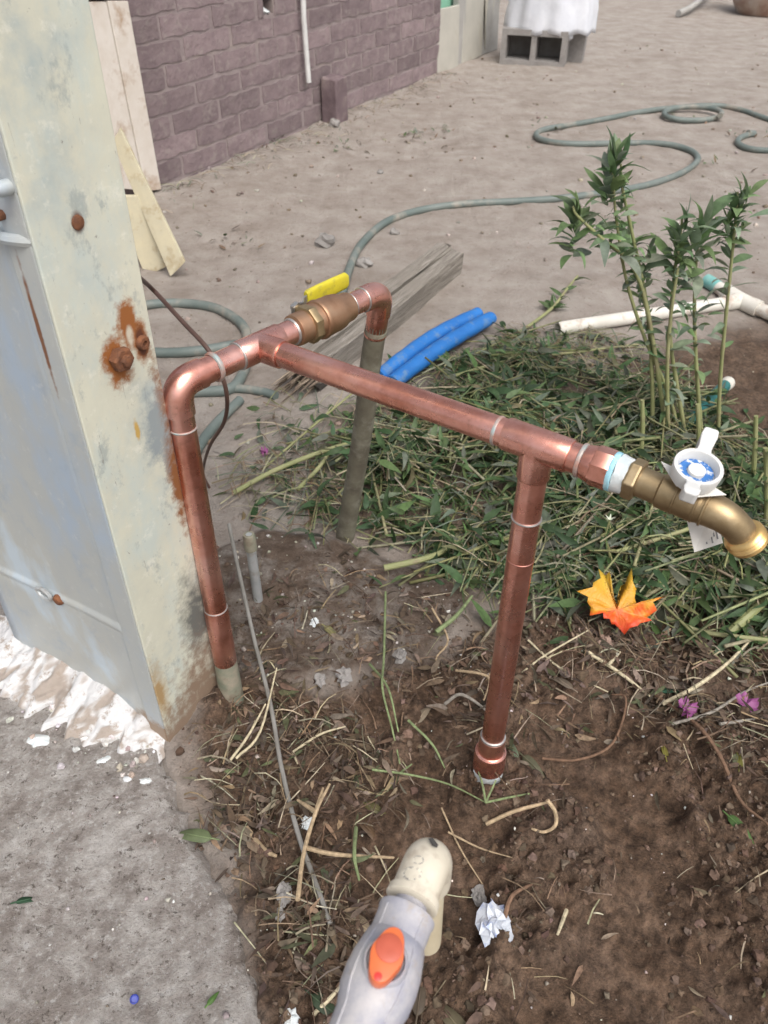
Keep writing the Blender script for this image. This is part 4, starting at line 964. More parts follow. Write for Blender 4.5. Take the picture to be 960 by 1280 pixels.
# ------------------------------------------------------------------ weathered beam and blue foam
n0, n1 = GG(372, 492, 0.0), GG(562, 336, 0.0); bd_ = (n1-n0); bd_.z = 0; BLn = bd_.length; bd_.normalize(); bs = Vector((bd_.y, -bd_.x, 0))
bz = gz((n0.x+n1.x)/2, (n0.y+n1.y)/2)
bt = thing('wood_beam', 'weathered split grey wooden beam lying on the dirt', 'beam', (n0.x, n0.y, bz), math.atan2(bd_.y, bd_.x))
def beam(y0, y1, x0, x1, ztop, seed, fray0=0.05, fray1=0.02):
    mb = MB(); rr = random.Random(seed); nx_, nc = 26, 20; V = []; Fc = []
    prof = []
    for k in range(nc):
        a = 2*math.pi*k/nc; prof.append((math.copysign(abs(math.cos(a))**0.16, math.cos(a)), math.copysign(abs(math.sin(a))**0.16, math.sin(a))))
    off0 = [rr.uniform(0, fray0) for _ in range(nc)]; off1 = [rr.uniform(0, fray1) for _ in range(nc)]
    for i in range(nx_+1):
        t = i/nx_
        for k, (a, b) in enumerate(prof):
            x = x0+off0[k]+(x1-off1[k]-x0-off0[k])*t
            dy = (float(fbm(x*4, k*1.7, 1, 2, seed))-0.5)*0.012; dz = (float(fbm(x*5, k*2.3, 1, 2, seed+1))-0.5)*0.008
            y = (y0+y1)/2+a*(y1-y0)/2+dy; z = ztop/2+b*ztop/2*(1-0.15*(1-t))+dz-0.004
            V.append(n0+bd_*x-bs*y+Vector((0, 0, bz-n0.z+z)))
    for i in range(nx_):
        for k in range(nc): k2 = (k+1) % nc; Fc.append((i*nc+k, i*nc+k2, (i+1)*nc+k2, (i+1)*nc+k))
    Fc += [tuple(range(nc))[::-1], tuple(nx_*nc+k for k in range(nc))]; mb.add(V, Fc); return mb
part('upper_half', beam(-0.004, 0.042, 0.02, BLn, 0.088, 5, 0.05), M['oldwood'], bt)
part('lower_half', beam(-0.044, -0.007, 0.0, BLn-0.006, 0.080, 9, 0.08), M['oldwood'], bt)
m = MB()
for k in range(26):
    y = random.uniform(-0.045, 0.045); z = random.uniform(0.008, 0.045); x = random.uniform(0.0, 0.05); l = random.uniform(0.05, 0.12)
    p = n0+bd_*x-bs*y+Vector((0, 0, bz-n0.z+z)); tube(m, [p-bd_*l*0.55+Vector((0, 0, random.uniform(-0.012, 0.004))), p+bd_*l*0.45], [0.001, 0.005], 5, 0)
part('splinters', m, M['rotwood'], bt)
f0, f1, f2 = GG(482, 474, 0.028), GG(548, 427, 0.032), GG(606, 394, 0.028)
bfm = thing('foam_tube', 'bright blue foam pipe insulation slit along its length', 'foam tube', f0)
for (off, r0, nm) in ((0.0225, 0.0190, 'foam_half'), (-0.0225, 0.0200, 'foam_half')):
    sv = (f2-f0); sv = Vector((-sv.y, sv.x, 0)).normalized()
    m = MB(); tube(m, [f0+sv*off*0.9, f1+sv*off*1.05+Vector((0, 0, 0.002)), f2+sv*off*0.9], lambda t: r0*(1-0.12*(2*t-1)**4+0.03*math.sin(t*37+off*900)), 18, 16, True, None, 0.88); part(nm, m, M['blue'], bfm)
m = MB(); tube(m, [f0-Vector((0, 0, 0.012)), f1-Vector((0, 0, 0.010)), f2-Vector((0, 0, 0.012))], 0.0145, 12, 8); part('foam_seam', m, simple('dark_blue_seam', (0.01, 0.06, 0.22), (0.015, 0.08, 0.28), 20, 0.7, 0, 0), bfm)

# ------------------------------------------------------------------ far corner: boards, blocks, tarp, pot
def upright(bl_, br_, hgt, thick, mt, label, lean=0.05, cat='board', name='leaning_board'):
    a, b = GG(*bl_), GG(*br_); a.z -= 0.01; b.z = a.z; d = (b-a).normalized(); nrm = Vector((-d.y, d.x, 0)); upv = (Vector((0, 0, 1))+nrm*lean).normalized()
    m = MB(); box(m, a, b-a, nrm*thick, upv*hgt); return solo(name, m, mt, label, cat, smooth=False, bevel=0.003)
upright((547, 91), (573, 82), 0.325, 0.018, M['paleboard'], 'pale cream board leaning at the far end of brick wall')
upright((545, 87), (566, 79), 0.9, 0.018, M['greenboard'], 'green board behind the pale cream board at wall end', 0.06)
upright((570, 82), (579, 78), 0.9, 0.04, M['greyboard'], 'narrow grey post between the two pale boards', 0.02, 'post', 'grey_post')
upright((578, 79), (602, 70), 0.36, 0.02, M['paleboard'], 'second pale board, nearer the concrete blocks', 0.04)
upright((578, 76), (622, 62), 0.85, 0.02, M['greyboard'], 'wide grey board at the back beside white tarp', 0.06)
# hanging cloth
a, b = GG(601, 69), GG(618, 60); m = MB(); V = []; Fc = []
for i in range(13):
    t = i/12; wdt = 1-0.55*t**2
    for j in range(13):
        u = j/12; p = a.lerp(b, 0.5+(u-0.5)*wdt*1.1); V.append(p+Vector((0.02*math.sin(u*14+t*3)*0.5, -0.02-0.025*math.sin(u*11+t*2), 0.33*(1-t)+0.02)))
for i in range(12):
    for j in range(12): k = i*13+j; Fc.append((k, k+13, k+14, k+1))
m.add(V, Fc); o = solo('hanging_cloth', m, M['sack'], 'dusty cloth hanging in folds between pale board and blocks', 'cloth', smooth='all'); s_ = o.modifiers.new('s', 'SOLIDIFY'); s_.thickness = 0.006
def cinder(a, d, label):
    """two-hole block lying with its holes towards the yard"""
    a = Vector(a); d = Vector(d).normalized(); nrm = Vector((-d.y, d.x, 0)); z = Vector((0, 0, 1)); m = MB(); L, Hh, Dp, t = 0.40, 0.195, 0.20, 0.032
    for (x0, x1, z0, z1) in ((0, L, 0, t), (0, L, Hh-t, Hh), (0, t, t, Hh-t), (L/2-t/2, L/2+t/2, t, Hh-t), (L-t, L, t, Hh-t)):
        box(m, a+d*x0+z*z0, d*(x1-x0), nrm*Dp, z*(z1-z0))
    return solo('concrete_block', m, M['block'], label, 'concrete block', 'concrete blocks under the tarp', smooth=False)
k0, k1_ = GG(624, 80), GG(706, 84); k0.z = k1_.z = gz(k0.x, k0.y)-0.004
cinder(k0, k1_-k0, 'grey two-hole concrete block under white tarp, its holes facing the yard')
dblk = (k1_-k0).normalized(); nblk = Vector((-dblk.y, dblk.x, 0))
bb = k0+dblk*0.015+nblk*0.215; m = MB(); rough_box(m, bb, dblk*0.475, nblk*0.19, Vector((0, 0, 0.195)), 4, 0.002, 21); solo('concrete_block', m, M['block'], 'rear solid block half hidden behind the two-hole block', 'concrete block', 'concrete blocks under the tarp', smooth=False)
# tarp bundle
m = MB(); V = []; Fc = []; cc0 = k0+dblk*0.26+nblk*0.20; NU, NV = 64, 30; ztp = k0.z+0.197
for j in range(NV+1):
    t = j/NV
    for i in range(NU):
        a = 2*math.pi*i/NU; fold = math.sin(a*9+3*t)*0.5+math.sin(a*17-4*t)*0.35+(float(fbm(a*2, t*4, 1, 3, 71))-0.5)*1.2
        rr_ = (1.0-0.15*t-0.85*max(0, t-0.55)**1.5*2.0)*(1+0.07*fold*(1-0.5*t))
        sag = -0.035*max(0, 1-t*7)*(0.4+0.6*math.sin(a*5+1)**2)
        V.append(cc0+dblk*(0.275*rr_*math.cos(a))+nblk*(0.21*rr_*math.sin(a))+Vector((0, 0, ztp-cc0.z+0.40*t**0.85+sag+0.004)))
for j in range(NV):
    for i in range(NU): i2 = (i+1) % NU; Fc.append((j*NU+i, j*NU+i2, (j+1)*NU+i2, (j+1)*NU+i))
Fc += [tuple(NV*NU+i for i in range(NU)), tuple(range(NU))[::-1]]; m.add(V, Fc)
tp = thing('tarp_bundle', 'white tarp bundle heaped on the concrete blocks', 'tarp', (cc0.x, cc0.y, ztp)); part('sheet', m, M['cloth'], tp, smooth='all')
kp = AT(712, 40, k0.y-0.02); m = MB(); tube(m, [kp+Vector((0, 0.03, 0.05)), kp+Vector((0, 0, 0.02)), kp, kp-Vector((0, 0, 0.03)), kp-Vector((0, 0, 0.045))], [0.012, 0.010, 0.022, 0.026, 0.008], 9, 4); part('knot', m, M['cloth'], tp)
# pot, stick
pp = GG(958, 22); m = MB(); lathe(m, (pp.x+0.04, pp.y+0.2, pp.z-0.01), (0, 0, 1), [(0.12, 0), (0.22, 0.015), (0.275, 0.10), (0.30, 0.22), (0.30, 0.34), (0.27, 0.44), (0.28, 0.47), (0.25, 0.47), (0.24, 0.3)], 36)
solo('clay_pot', m, M['pot'], 'round brown clay pot with chalky stains at far right', 'pot')
m = MB(); tube(m, [GG(848, 17, 0.03), GG(868, 6, 0.06), GG(900, -22, 0.12)], [0.026, 0.024, 0.022], 10, 5); solo('wood_pole', m, M['greyboard'], 'grey pole lying on the dirt near the clay pot', 'pole')
fb = GG(733, 10); m = MB(); rough_box(m, fb+Vector((-0.08, 0.0, -0.02)), (0.16, 0, 0), (0, 0.14, 0), (0, 0, 0.2), 4, 0.006, 8); solo('concrete_block', m, M['block'], 'small grey block standing behind the tarp at its right', 'concrete block')

# ------------------------------------------------------------------ stones in the yard
def stone(p, r, seed, flat=0.7):
    mb = MB(); rr = random.Random(seed); V = []; Fc = []; nu, nv = 9, 6
    for j in range(nv+1):
        th = math.pi*j/nv
        for i in range(nu):
            a = 2*math.pi*i/nu; q = r*(0.72+0.56*rr.random()); V.append(Vector(p)+Vector((q*math.sin(th)*math.cos(a), q*math.sin(th)*math.sin(a)*0.85, q*math.cos(th)*flat)))
    for j in range(nv):
        for i in range(nu): i2 = (i+1) % nu; Fc.append((j*nu+i, (j+1)*nu+i, (j+1)*nu+i2, j*nu+i2))
    mb.add(V, Fc); return mb
for k, (px, py, r_, lb) in enumerate(((407, 301, 0.032, 'pale grey stone on the dirt left of the garden hose'), (456, 329, 0.024, 'small grey stone close beside the bend of the garden hose'), (418, 155, 0.030, 'pale stone at the foot of maroon wall stump'), (475, 215, 0.013, 'tiny white pebble alone on the yard dirt'), (493, 290, 0.016, 'small brown stone under the hose curve'))):
    p = GG(px, py, r_*0.4); solo('stone', stone(p, r_, 200+k), M['stone'], lb, 'stone', smooth=False)

# ------------------------------------------------------------------ vegetation
def leaf_geo(L, Wd, curl=0.3, fold=0.25, n=5, tip=0.62):
    V = []; Fc = []
    for i in range(n+1):
        t = i/n; w = Wd/2*math.sin(math.pi*min(1, t**tip*0.97+0.03))**0.85 if 0 < i < n else Wd*0.03
        x = L*t*math.cos(curl*t*0.5); z = -L*t*math.sin(curl*t*0.6)*t
        V += [(x, -w, z+w*fold), (x, 0, z), (x, w, z+w*fold)]
    for i in range(n):
        a = i*3; Fc += [(a, a+3, a+4, a+1), (a+1, a+4, a+5, a+2)]
    return np.array(V), Fc
LVP = [leaf_geo(1, w, c, f, 7, 1.12) for (w, c, f) in ((0.32, 0.3, 0.3), (0.37, 0.7, 0.2), (0.28, -0.2, 0.35), (0.33, 1.3, 0.3), (0.39, 0.2, 0.15))]
LV = [leaf_geo(1, w, c, f) for (w, c, f) in ((0.22, 0.3, 0.3), (0.28, 0.7, 0.2), (0.18, -0.2, 0.4), (0.25, 1.1, 0.35), (0.32, 0.1, 0.15))]
def orient(d, roll):
    d = Vector(d).normalized(); u = Vector((0, 0, 1)) if abs(d.z) < 0.95 else Vector((1, 0, 0))
    y = u.cross(d).normalized(); z = d.cross(y); Mx = Matrix((d, y, z)).transposed()
    return np.array(Mx @ Matrix.Rotation(roll, 3, 'X'))
def put_leaf(mb, p, d, L, roll, col, kind=None, LV=LV):
    V, Fc = LV[kind if kind is not None else random.randrange(len(LV))]
    A = orient(d, roll); W_ = (V*L) @ A.T+np.array(p); mb.add(W_.tolist(), Fc, col)
def rc(base, v=0.3):
    k = 1+random.uniform(-v, v); return tuple(max(0.004, c*k*(1+random.uniform(-0.08, 0.08))) for c in base)
GREEN, DGREEN, GREYG, YELG, STRAW, BROWN, DBROWN = (0.080, 0.130, 0.050), (0.045, 0.085, 0.036), (0.125, 0.145, 0.105), (0.20, 0.205, 0.095), (0.31, 0.275, 0.19), (0.19, 0.135, 0.085), (0.085, 0.058, 0.04)
wpx = np.array(WEED); wx0, wy0 = wpx.min(0); wx1, wy1 = wpx.max(0)
def wsample(n, bias=0.0):
    out = []
    while len(out) < n:
        x = rng.uniform(wx0, wx1, 4000); y = rng.uniform(wy0, wy1, 4000)
        d = polydist(x, y, WEED)+(fbm(x, y, 9, 3, 81)-0.5)*0.16; dens = np.clip(d/0.13, 0, 1)*(0.12+0.88*sst(0.38, 0.58, fbm(x, y, 8, 2, 82)))
        ok = rng.random(4000) < np.clip(dens+bias, 0, 1)*(d > 0)
        out += list(zip(x[ok], y[ok], d[ok]))
    out = out[:n]; zz = height(np.array([o[0] for o in out]), np.array([o[1] for o in out]))
    return [(o[0], o[1], float(z), min(1, o[2]/0.16)) for o, z in zip(out, zz)]
wm = MB()
def hump(x, y): return 0.2+1.2*float(sst(0.3, 0.65, fbm(x, y, 8, 2, 82)))
for (x, y, z, d) in wsample(520):      # cut stalks with their leaves
    a = random.gauss(0.25, 0.9) + (math.pi if random.random() < 0.5 else 0); L = random.uniform(0.10, 0.34); el_ = random.gauss(0.06, 0.14)
    dr = Vector((math.cos(a)*math.cos(el_), math.sin(a)*math.cos(el_), math.sin(el_))); zz = z+random.uniform(0.006, 0.062)*d*hump(x, y)+0.004
    p0 = Vector((x, y, zz))-dr*L/2; p1 = Vector((x, y, zz+random.uniform(-0.004, 0.012))); p2 = Vector((x, y, zz))+dr*L/2; p0.z = max(p0.z, z+0.003); p2.z = max(p2.z, z+0.003)
    r_ = random.uniform(0.0012, 0.0030); tube(wm, [p0, p1, p2], [r_*1.1, r_, r_*0.7], 5, 3, True, rc(random.choice([YELG, YELG, YELG, (0.26, 0.26, 0.14), STRAW]), 0.25))
    for k in range(random.randrange(4, 12)):
        t = random.uniform(0.1, 1.0); q = p0.lerp(p2, t); az = random.uniform(0, 6.28); dl = (dr*random.uniform(0.3, 1.0)+Vector((math.cos(az), math.sin(az), random.uniform(-0.1, 0.6)))).normalized()
        put_leaf(wm, q, dl, random.uniform(0.022, 0.058), random.uniform(-1.2, 1.2), rc(random.choice([GREEN, GREEN, DGREEN, DGREEN, GREYG]), 0.35))
for (x, y, z, d) in wsample(2900):     # loose leaves
    az = random.uniform(0, 6.28); put_leaf(wm, (x, y, z+0.004+random.uniform(0, 0.058)*d*hump(x, y)), (math.cos(az), math.sin(az), random.gauss(0.05, 0.35)), random.uniform(0.020, 0.066), random.uniform(-1.3, 1.3), rc(random.choice([GREEN, DGREEN, DGREEN, GREYG, GREYG, GREEN, (0.16, 0.15, 0.075)]), 0.4))
def strip(mb, p, a, L, w, col, bendz=0.0, seg=3):
    d = Vector((math.cos(a), math.sin(a), 0)); s_ = Vector((-d.y, d.x, 0)); V = []; bx = random.uniform(-0.3, 0.3)*L
    for i in range(seg+1):
        t = i/seg; c_ = Vector(p)+d*(t-0.5)*L+s_*bx*(t-0.5)**2+Vector((0, 0, bendz*(1-(2*t-1)**2)+random.uniform(0, 0.002))); ww = w*(1-0.6*t)
        V += [c_-s_*ww, c_+s_*ww+Vector((0, 0, w*0.8))]
    mb.add(V, [(2*i, 2*i+1, 2*i+3, 2*i+2) for i in range(seg)], col)
for (x, y, z, d) in wsample(7000, 0.08):     # drying grass blades
    strip(wm, (x, y, z+0.004+random.uniform(0, 0.058)*d*hump(x, y)), random.uniform(0, 6.28), random.uniform(0.03, 0.12), random.uniform(0.0006, 0.0016), rc(random.choice([STRAW, GREYG, YELG, (0.24, 0.24, 0.14), GREEN, GREEN, BROWN]), 0.3), random.uniform(-0.005, 0.022), 4)
SPAR = gpoly([(270, 640), (265, 585), (310, 500), (420, 480), (440, 520), (430, 680), (340, 670)]); SP2 = gpoly([(560, 470), (640, 415), (740, 400), (830, 440), (900, 500), (960, 560), (960, 640), (760, 480)])
def spf(x, y): return 0.35*np.maximum(sst(-0.02, 0.08, polydist(x, y, SPAR)), sst(-0.02, 0.08, polydist(x, y, SP2)))*(0.2+0.8*sst(0.4, 0.6, fbm(x, y, 8, 2, 87)))
for _i in range(0):
    pass
def sparse():
    out = []
    while len(out) < 900:
        x = rng.uniform(-0.4, 1.1, 4000); y = rng.uniform(0.9, 2.0, 4000); ok = rng.random(4000) < spf(x, y); out += list(zip(x[ok], y[ok]))
    return out[:900]
for i, (x, y) in enumerate(sparse()):
    z = gz(x, y)
    if i % 3: strip(wm, (x, y, z+random.uniform(0.003, 0.015)), random.uniform(0, 6.28), random.uniform(0.03, 0.13), random.uniform(0.0006, 0.0016), rc(random.choice([STRAW, STRAW, GREYG, YELG, BROWN]), 0.3), random.uniform(0, 0.012), 4)
    else:
        az = random.uniform(0, 6.28); put_leaf(wm, (x, y, z+0.006), (math.cos(az), math.sin(az), random.gauss(0.15, 0.25)), random.uniform(0.02, 0.05), random.uniform(-1, 1), rc(random.choice([GREEN, GREYG, DGREEN, BROWN]), 0.35))
solo('cut_weed_heap', wm, M['leafstuff'], 'heap of cut green weeds and drying grass over the soil', 'weeds', kind='stuff', smooth='all')

# larger cut stalks that can be told apart
def stalk(pts, r, label, mt='stem', leaves=0, lcol=GREEN, name='cut_stalk', ls=(0.03, 0.06), tipbias=0.0):
    P = [GG(q[0], q[1], q[2]) for q in pts]; t = thing(name, label, 'stalk', P[0])
    m = MB(); tube(m, P, [r*1.1, r, r*0.75], 9, 6); part('stem', m, M[mt], t)
    Q = crom(P, 8)
    for k in range(leaves):
        f = max(tipbias, random.random()); q = Q[int(f*(len(Q)-1))]; dr = (Q[-1]-Q[0]).normalized(); az = random.uniform(0, 6.28)
        m = MB(); put_leaf(m, q, (dr*random.uniform(0.4, 1)+Vector((math.cos(az), math.sin(az), random.uniform(-0.1, 0.6)))*0.8), random.uniform(*ls), random.uniform(-0.9, 0.9), rc(lcol, 0.3)); part('leaf', m, M['leaf'], t, smooth='all')
stalk([(292, 616, 0.010), (350, 585, 0.02), (430, 556, 0.03), (500, 545, 0.035), (560, 543, 0.02)], 0.0045, 'long yellow green stalk lying behind the grey back riser')
stalk([(372, 612, 0.012), (398, 585, 0.02), (412, 565, 0.03)], 0.004, 'short green stalk crossing the bare dirt left of weed heap')
stalk([(636, 424, 0.006), (660, 408, 0.01), (690, 385, 0.012), (708, 362, 0.014), (722, 345, 0.02)], 0.0042, 'leafy cut sprig on bare dirt left of the white pipe', leaves=26, tipbias=0.5, ls=(0.03, 0.055))
stalk([(560, 472, 0.02), (640, 450, 0.03), (720, 440, 0.02), (800, 430, 0.012)], 0.0035, 'thin straw coloured stalk lying below the white pipe', 'stem', leaves=6)
stalk([(905, 798, 0.015), (935, 770, 0.03), (975, 735, 0.05)], 0.0075, 'thick pale green stalk at the right edge below faucet')
stalk([(770, 690, 0.05), (840, 668, 0.06), (920, 640, 0.06), (970, 622, 0.05)], 0.0035, 'thin stalk crossing the weeds beneath the faucet', leaves=5)
stalk([(745, 640, 0.03), (775, 700, 0.03), (793, 745, 0.03), (770, 790, 0.015)], 0.0022, 'bent pale stem lying over the orange maple leaf', 'stem')
stalk([(900, 690, 0.05), (930, 700, 0.05), (980, 702, 0.05)], 0.0040, 'pale green stalk lying just under the faucet spout')
stalk([(830, 772, 0.010), (880, 790, 0.012), (960, 800, 0.02)], 0.004, 'green stalk on the soil right of the maple leaf', leaves=7)
stalk([(330, 585, 0.01), (430, 500, 0.03), (470, 470, 0.03)], 0.0022, 'thin dry stem crossing beneath the long copper run')
stalk([(480, 710, 0.020), (525, 700, 0.03), (552, 690, 0.035), (575, 672, 0.03)], 0.0050, 'crooked tan root lying on the concrete ridge', 'stem')

# standing weed plants
PG, PG2, PG3 = (0.18, 0.265, 0.115), (0.13, 0.20, 0.10), (0.22, 0.275, 0.19)
def weed(name, label, stems, tops, sides, D0):
    base = GG(*stems[0][0]); t = thing(name, label, 'plant', base)
    for st_ in stems:
        b = GG(*st_[0]); P = [b-Vector((0, 0, 0.01))]+[AT(px, py, b.y+dy) for (px, py, dy) in st_[1:]]
        m = MB(); tube(m, P, lambda f: (0.0044-0.0026*f)*(1.0+0.22*max(0, math.cos(f*2*math.pi*9))**8), 10, 12); part('stem', m, M['stem'], t)
    lm = {}
    def lf_(p, d, L, col):
        m = MB(); put_leaf(m, p, d, L, random.uniform(-0.6, 0.6), rc(col, 0.28), None, LVP); part('leaf', m, M['leaf'], t, smooth='all')
    for (px, py, dy, n, L, spread, dirx) in tops:          # rosettes
        p = AT(px, py, base.y+dy)
        for k in range(n):
            az = 2.4*k+random.random()*0.5; f = k/n; el_ = 1.35-spread*0.72*f+random.uniform(-0.2, 0.2)
            d = Vector((math.cos(az)*math.cos(el_)+dirx, math.sin(az)*math.cos(el_), math.sin(el_)))
            lf_(p-Vector((random.uniform(-0.006, 0.006), 0, 0.075*f)), d, L*random.uniform(0.5, 1.0), random.choice([PG, PG, PG2, PG3]))
    for (px0, py0, px1, py1, dy, n, L) in sides:       # leaves along a stem
        for k in range(n):
            f = (k+random.random())/n; p = AT(px0+(px1-px0)*f, py0+(py1-py0)*f, base.y+dy); az = random.uniform(0, 6.28)
            lf_(p, (math.cos(az), math.sin(az)*0.8, random.uniform(-0.1, 0.9)), L*random.uniform(0.45, 1.1), random.choice([PG, PG2, PG3, PG3]))
weed('weed_plant', 'tallest leafy weed with a branch reaching left, standing behind faucet',
     [[(853, 562), (838, 500, 0), (805, 420, 0), (783, 350, 0), (770, 270, 0), (766, 215, 0)],
      [(817, 560), (815, 470, 0), (808, 380, 0.01), (792, 300, 0.02), (778, 235, 0.02), (776, 205, 0.02)],
      [(838, 562), (812, 402, 0.0), (790, 332, 0.0), (752, 298, -0.02), (722, 270, -0.03), (716, 258, -0.03)]],
     [(770, 200, 0.0, 34, 0.068, 1.35, 0.0), (722, 268, -0.03, 22, 0.066, 1.9, -0.25), (780, 240, 0.02, 10, 0.042, 1.7, 0.1)],
     [(768, 200, 778, 300, 0, 18, 0.035), (725, 272, 785, 330, -0.02, 36, 0.05), (785, 290, 800, 350, 0.02, 30, 0.05), (800, 340, 812, 440, 0, 24, 0.04), (790, 340, 815, 440, 0, 14, 0.035)], 0)
weed('weed_plant', 'middle leafy weed between the tallest one and the feathery topped one',
     [[(862, 560), (846, 480, 0), (838, 420, 0), (842, 350, 0.01), (850, 300, 0.01), (853, 270, 0.01)],
      [(838, 566), (834, 470, 0), (838, 400, 0), (846, 345, 0.0), (848, 335, 0.0)],
      [(880, 556), (872, 480, 0), (868, 400, 0.02), (870, 330, 0.02), (874, 280, 0.02), (876, 262, 0.02)]],
     [(854, 285, 0.01, 18, 0.075, 1.2, 0.0), (878, 280, 0.02, 18, 0.075, 1.2, 0.12), (812, 318, 0.02, 10, 0.045, 1.3, -0.05)],
     [(846, 300, 838, 400, 0, 24, 0.045), (872, 290, 869, 420, 0.02, 20, 0.05), (850, 330, 845, 380, 0, 10, 0.06), (830, 400, 840, 530, 0, 24, 0.05), (868, 380, 872, 500, 0.02, 16, 0.04)], 0)
weed('weed_plant', 'rightmost standing weed with a tight feathery green top',
     [[(899, 553), (900, 480, 0), (906, 410, 0), (914, 330, 0), (920, 270, 0), (922, 240, 0)]],
     [(924, 248, 0.0, 40, 0.044, 1.5, 0.0), (940, 244, 0.0, 4, 0.07, 2.2, 0.5)],
     [(920, 255, 915, 300, 0, 12, 0.045), (915, 300, 908, 370, 0, 16, 0.055), (906, 380, 902, 440, 0, 6, 0.04)], 0)
# small cut stems standing in the heap
for k, (px, py, tx, ty, lb) in enumerate(((798, 590, 803, 500, 'short bare cut stem standing left of the weed clump'), (870, 600, 872, 505, 'bare brownish cut stem standing below the middle weed'), (935, 640, 945, 520, 'leafy young stem at the right edge behind faucet'), (955, 690, 957, 560, 'dark green young stem at right edge beside the faucet spout'))):
    b = GG(px, py); m = MB(); t = thing('weed_stump', lb, 'plant', b); tp_ = AT(tx, ty, b.y+0.02); tube(m, [b, b.lerp(tp_, 0.5)+Vector((0.004, 0, 0)), tp_], [0.005, 0.0045, 0.0038], 9, 5); part('stem', m, M['stem'], t)
    if k > 1:
        for j in range(16):
            q = b.lerp(tp_, random.uniform(0.15, 1)); az = random.uniform(0, 6.28); mm = MB(); put_leaf(mm, q, (math.cos(az), math.sin(az), random.uniform(0, 0.8)), random.uniform(0.03, 0.06), 0, rc(GREEN, 0.3)); part('leaf', mm, M['leaf'], t, smooth='all')
# small white flower
b = GG(748, 700); tp_ = AT(762, 650, b.y); t = thing('white_flower', 'tiny white flower on a thin stem under the taped joint', 'flower', b)
m = MB(); tube(m, [b, b.lerp(tp_, 0.5), tp_], 0.0014, 6, 3); part('stem', m, M['stem'], t)
for k in range(5):
    m = MB(); a = k*1.257; put_leaf(m, tp_, (math.cos(a)*0.7, math.sin(a)*0.7, 0.6), 0.011, 0, (0.72, 0.76, 0.62), 4); part('petal', m, M['leaf'], t, smooth='all')

# ------------------------------------------------------------------ things lying on the soil and pad
def ground_leaf(px, py, ang, L, col, label, kind=0, lift=0.006, name='fallen_leaf', wide=1.0, el_=0.05, cat='leaf', mt='leaf', roll=None):
    p = GG(px, py, lift)
    if polydist(np.array([p.x]), np.array([p.y]), PAD)[0] > 0.01: p = G(px, py, 0.017)
    V, Fc = leaf_geo(1, 0.30*wide, 0.5 if kind != 2 else 1.3, 0.25, 8); A = orient((math.cos(ang), math.sin(ang), el_), random.uniform(-0.35, 0.35) if roll is None else roll)
    d0 = np.array((math.cos(ang), math.sin(ang), el_))*L/2
    m = MB(); m.add(((V*L) @ A.T+np.array(p)-d0).tolist(), Fc, col); c_ = Vector(p)-Vector(d0); tube(m, [c_-Vector(d0)*0.35, c_, c_+Vector(d0)*1.2], [0.0009, 0.0011, 0.0007], 5, 3, True, tuple(x*1.4 for x in col))
    o = solo(name, m, M[mt], label, cat, smooth='all'); s_ = o.modifiers.new('s', 'SOLIDIFY'); s_.thickness = 0.0006; return o
for a in ((238, 1043, 3.0, 0.055, (0.16, 0.20, 0.10), 'pale green leaf lying across the edge of concrete pad'), (266, 1112, -0.75, 0.062, (0.12, 0.20, 0.10), 'green leaf with pale stalk, lower of two on the pad edge'),
          (35, 1124, 0.25, 0.028, (0.045, 0.10, 0.055), 'small dark green leaf alone on the concrete pad'), (267, 1247, 0.9, 0.018, (0.10, 0.19, 0.05), 'tiny bright green leaf at the bottom of the pad'),
          (345, 1062, 1.45, 0.085, (0.20, 0.155, 0.11), 'long curled brown dry leaf beside the grey wire', 2), (437, 1146, 2.6, 0.055, (0.27, 0.21, 0.14), 'broad tan dry leaf left of the plastic elbow'),
          (472, 1012, -0.5, 0.040, (0.14, 0.125, 0.055), 'olive curled leaf on dark soil above the elbow'), (460, 1035, -0.8, 0.048, (0.135, 0.085, 0.05), 'brown dry leaf between the wire and plastic elbow'),
          (641, 937, 1.7, 0.040, (0.16, 0.20, 0.13), 'grey green leaf standing beside the foot of right riser'), (668, 958, -0.9, 0.045, (0.12, 0.115, 0.07), 'olive leaf folded on soil right of the right riser foot'),
          (927, 1035, -1.0, 0.042, (0.09, 0.16, 0.05), 'bright green leaf on the soil at the right'), (842, 862, 0.2, 0.042, (0.04, 0.11, 0.065), 'dark green leaf half buried in litter below maple leaf'),
          (415, 790, -0.8, 0.036, (0.27, 0.25, 0.12), 'yellowish leaf on the concrete ridge dirt'), (768, 745, 0.1, 0.050, (0.06, 0.11, 0.04), 'green leaf lying across the orange maple leaf'),
          (655, 1010, 0.4, 0.030, (0.15, 0.09, 0.06), 'small brown leaf by the white root'), (925, 945, 1.2, 0.036, (0.20, 0.19, 0.05), 'yellow green wilted leaf at right below the magenta petal'),
          (830, 935, 1.5, 0.030, (0.19, 0.17, 0.04), 'yellowing leaf curled on soil left of the magenta petal'), (560, 1268, 2.3, 0.060, (0.17, 0.145, 0.09), 'tan leaf beside the plastic valve at the bottom'), (525, 1240, 1.4, 0.045, (0.11, 0.085, 0.06), 'dark dry leaf against the plastic valve body'),
          (250, 1060, 0.5, 0.030, (0.17, 0.12, 0.09), 'brown scrap leaf just inside the soil near pad edge'), (412, 1262, -0.6, 0.05, (0.06, 0.085, 0.05), 'dark green leaf at the bottom left of the valve'),
          (310, 1045, -0.5, 0.05, (0.22, 0.18, 0.13), 'tan curled leaf in the litter left of the wire'), (700, 850, 2.4, 0.045, (0.20, 0.16, 0.12), 'pale brown dry leaf right of the right riser'), (530, 890, 1.0, 0.045, (0.30, 0.24, 0.17), 'slim tan leaf on dirt in front of the right riser')):
    ground_leaf(*a)
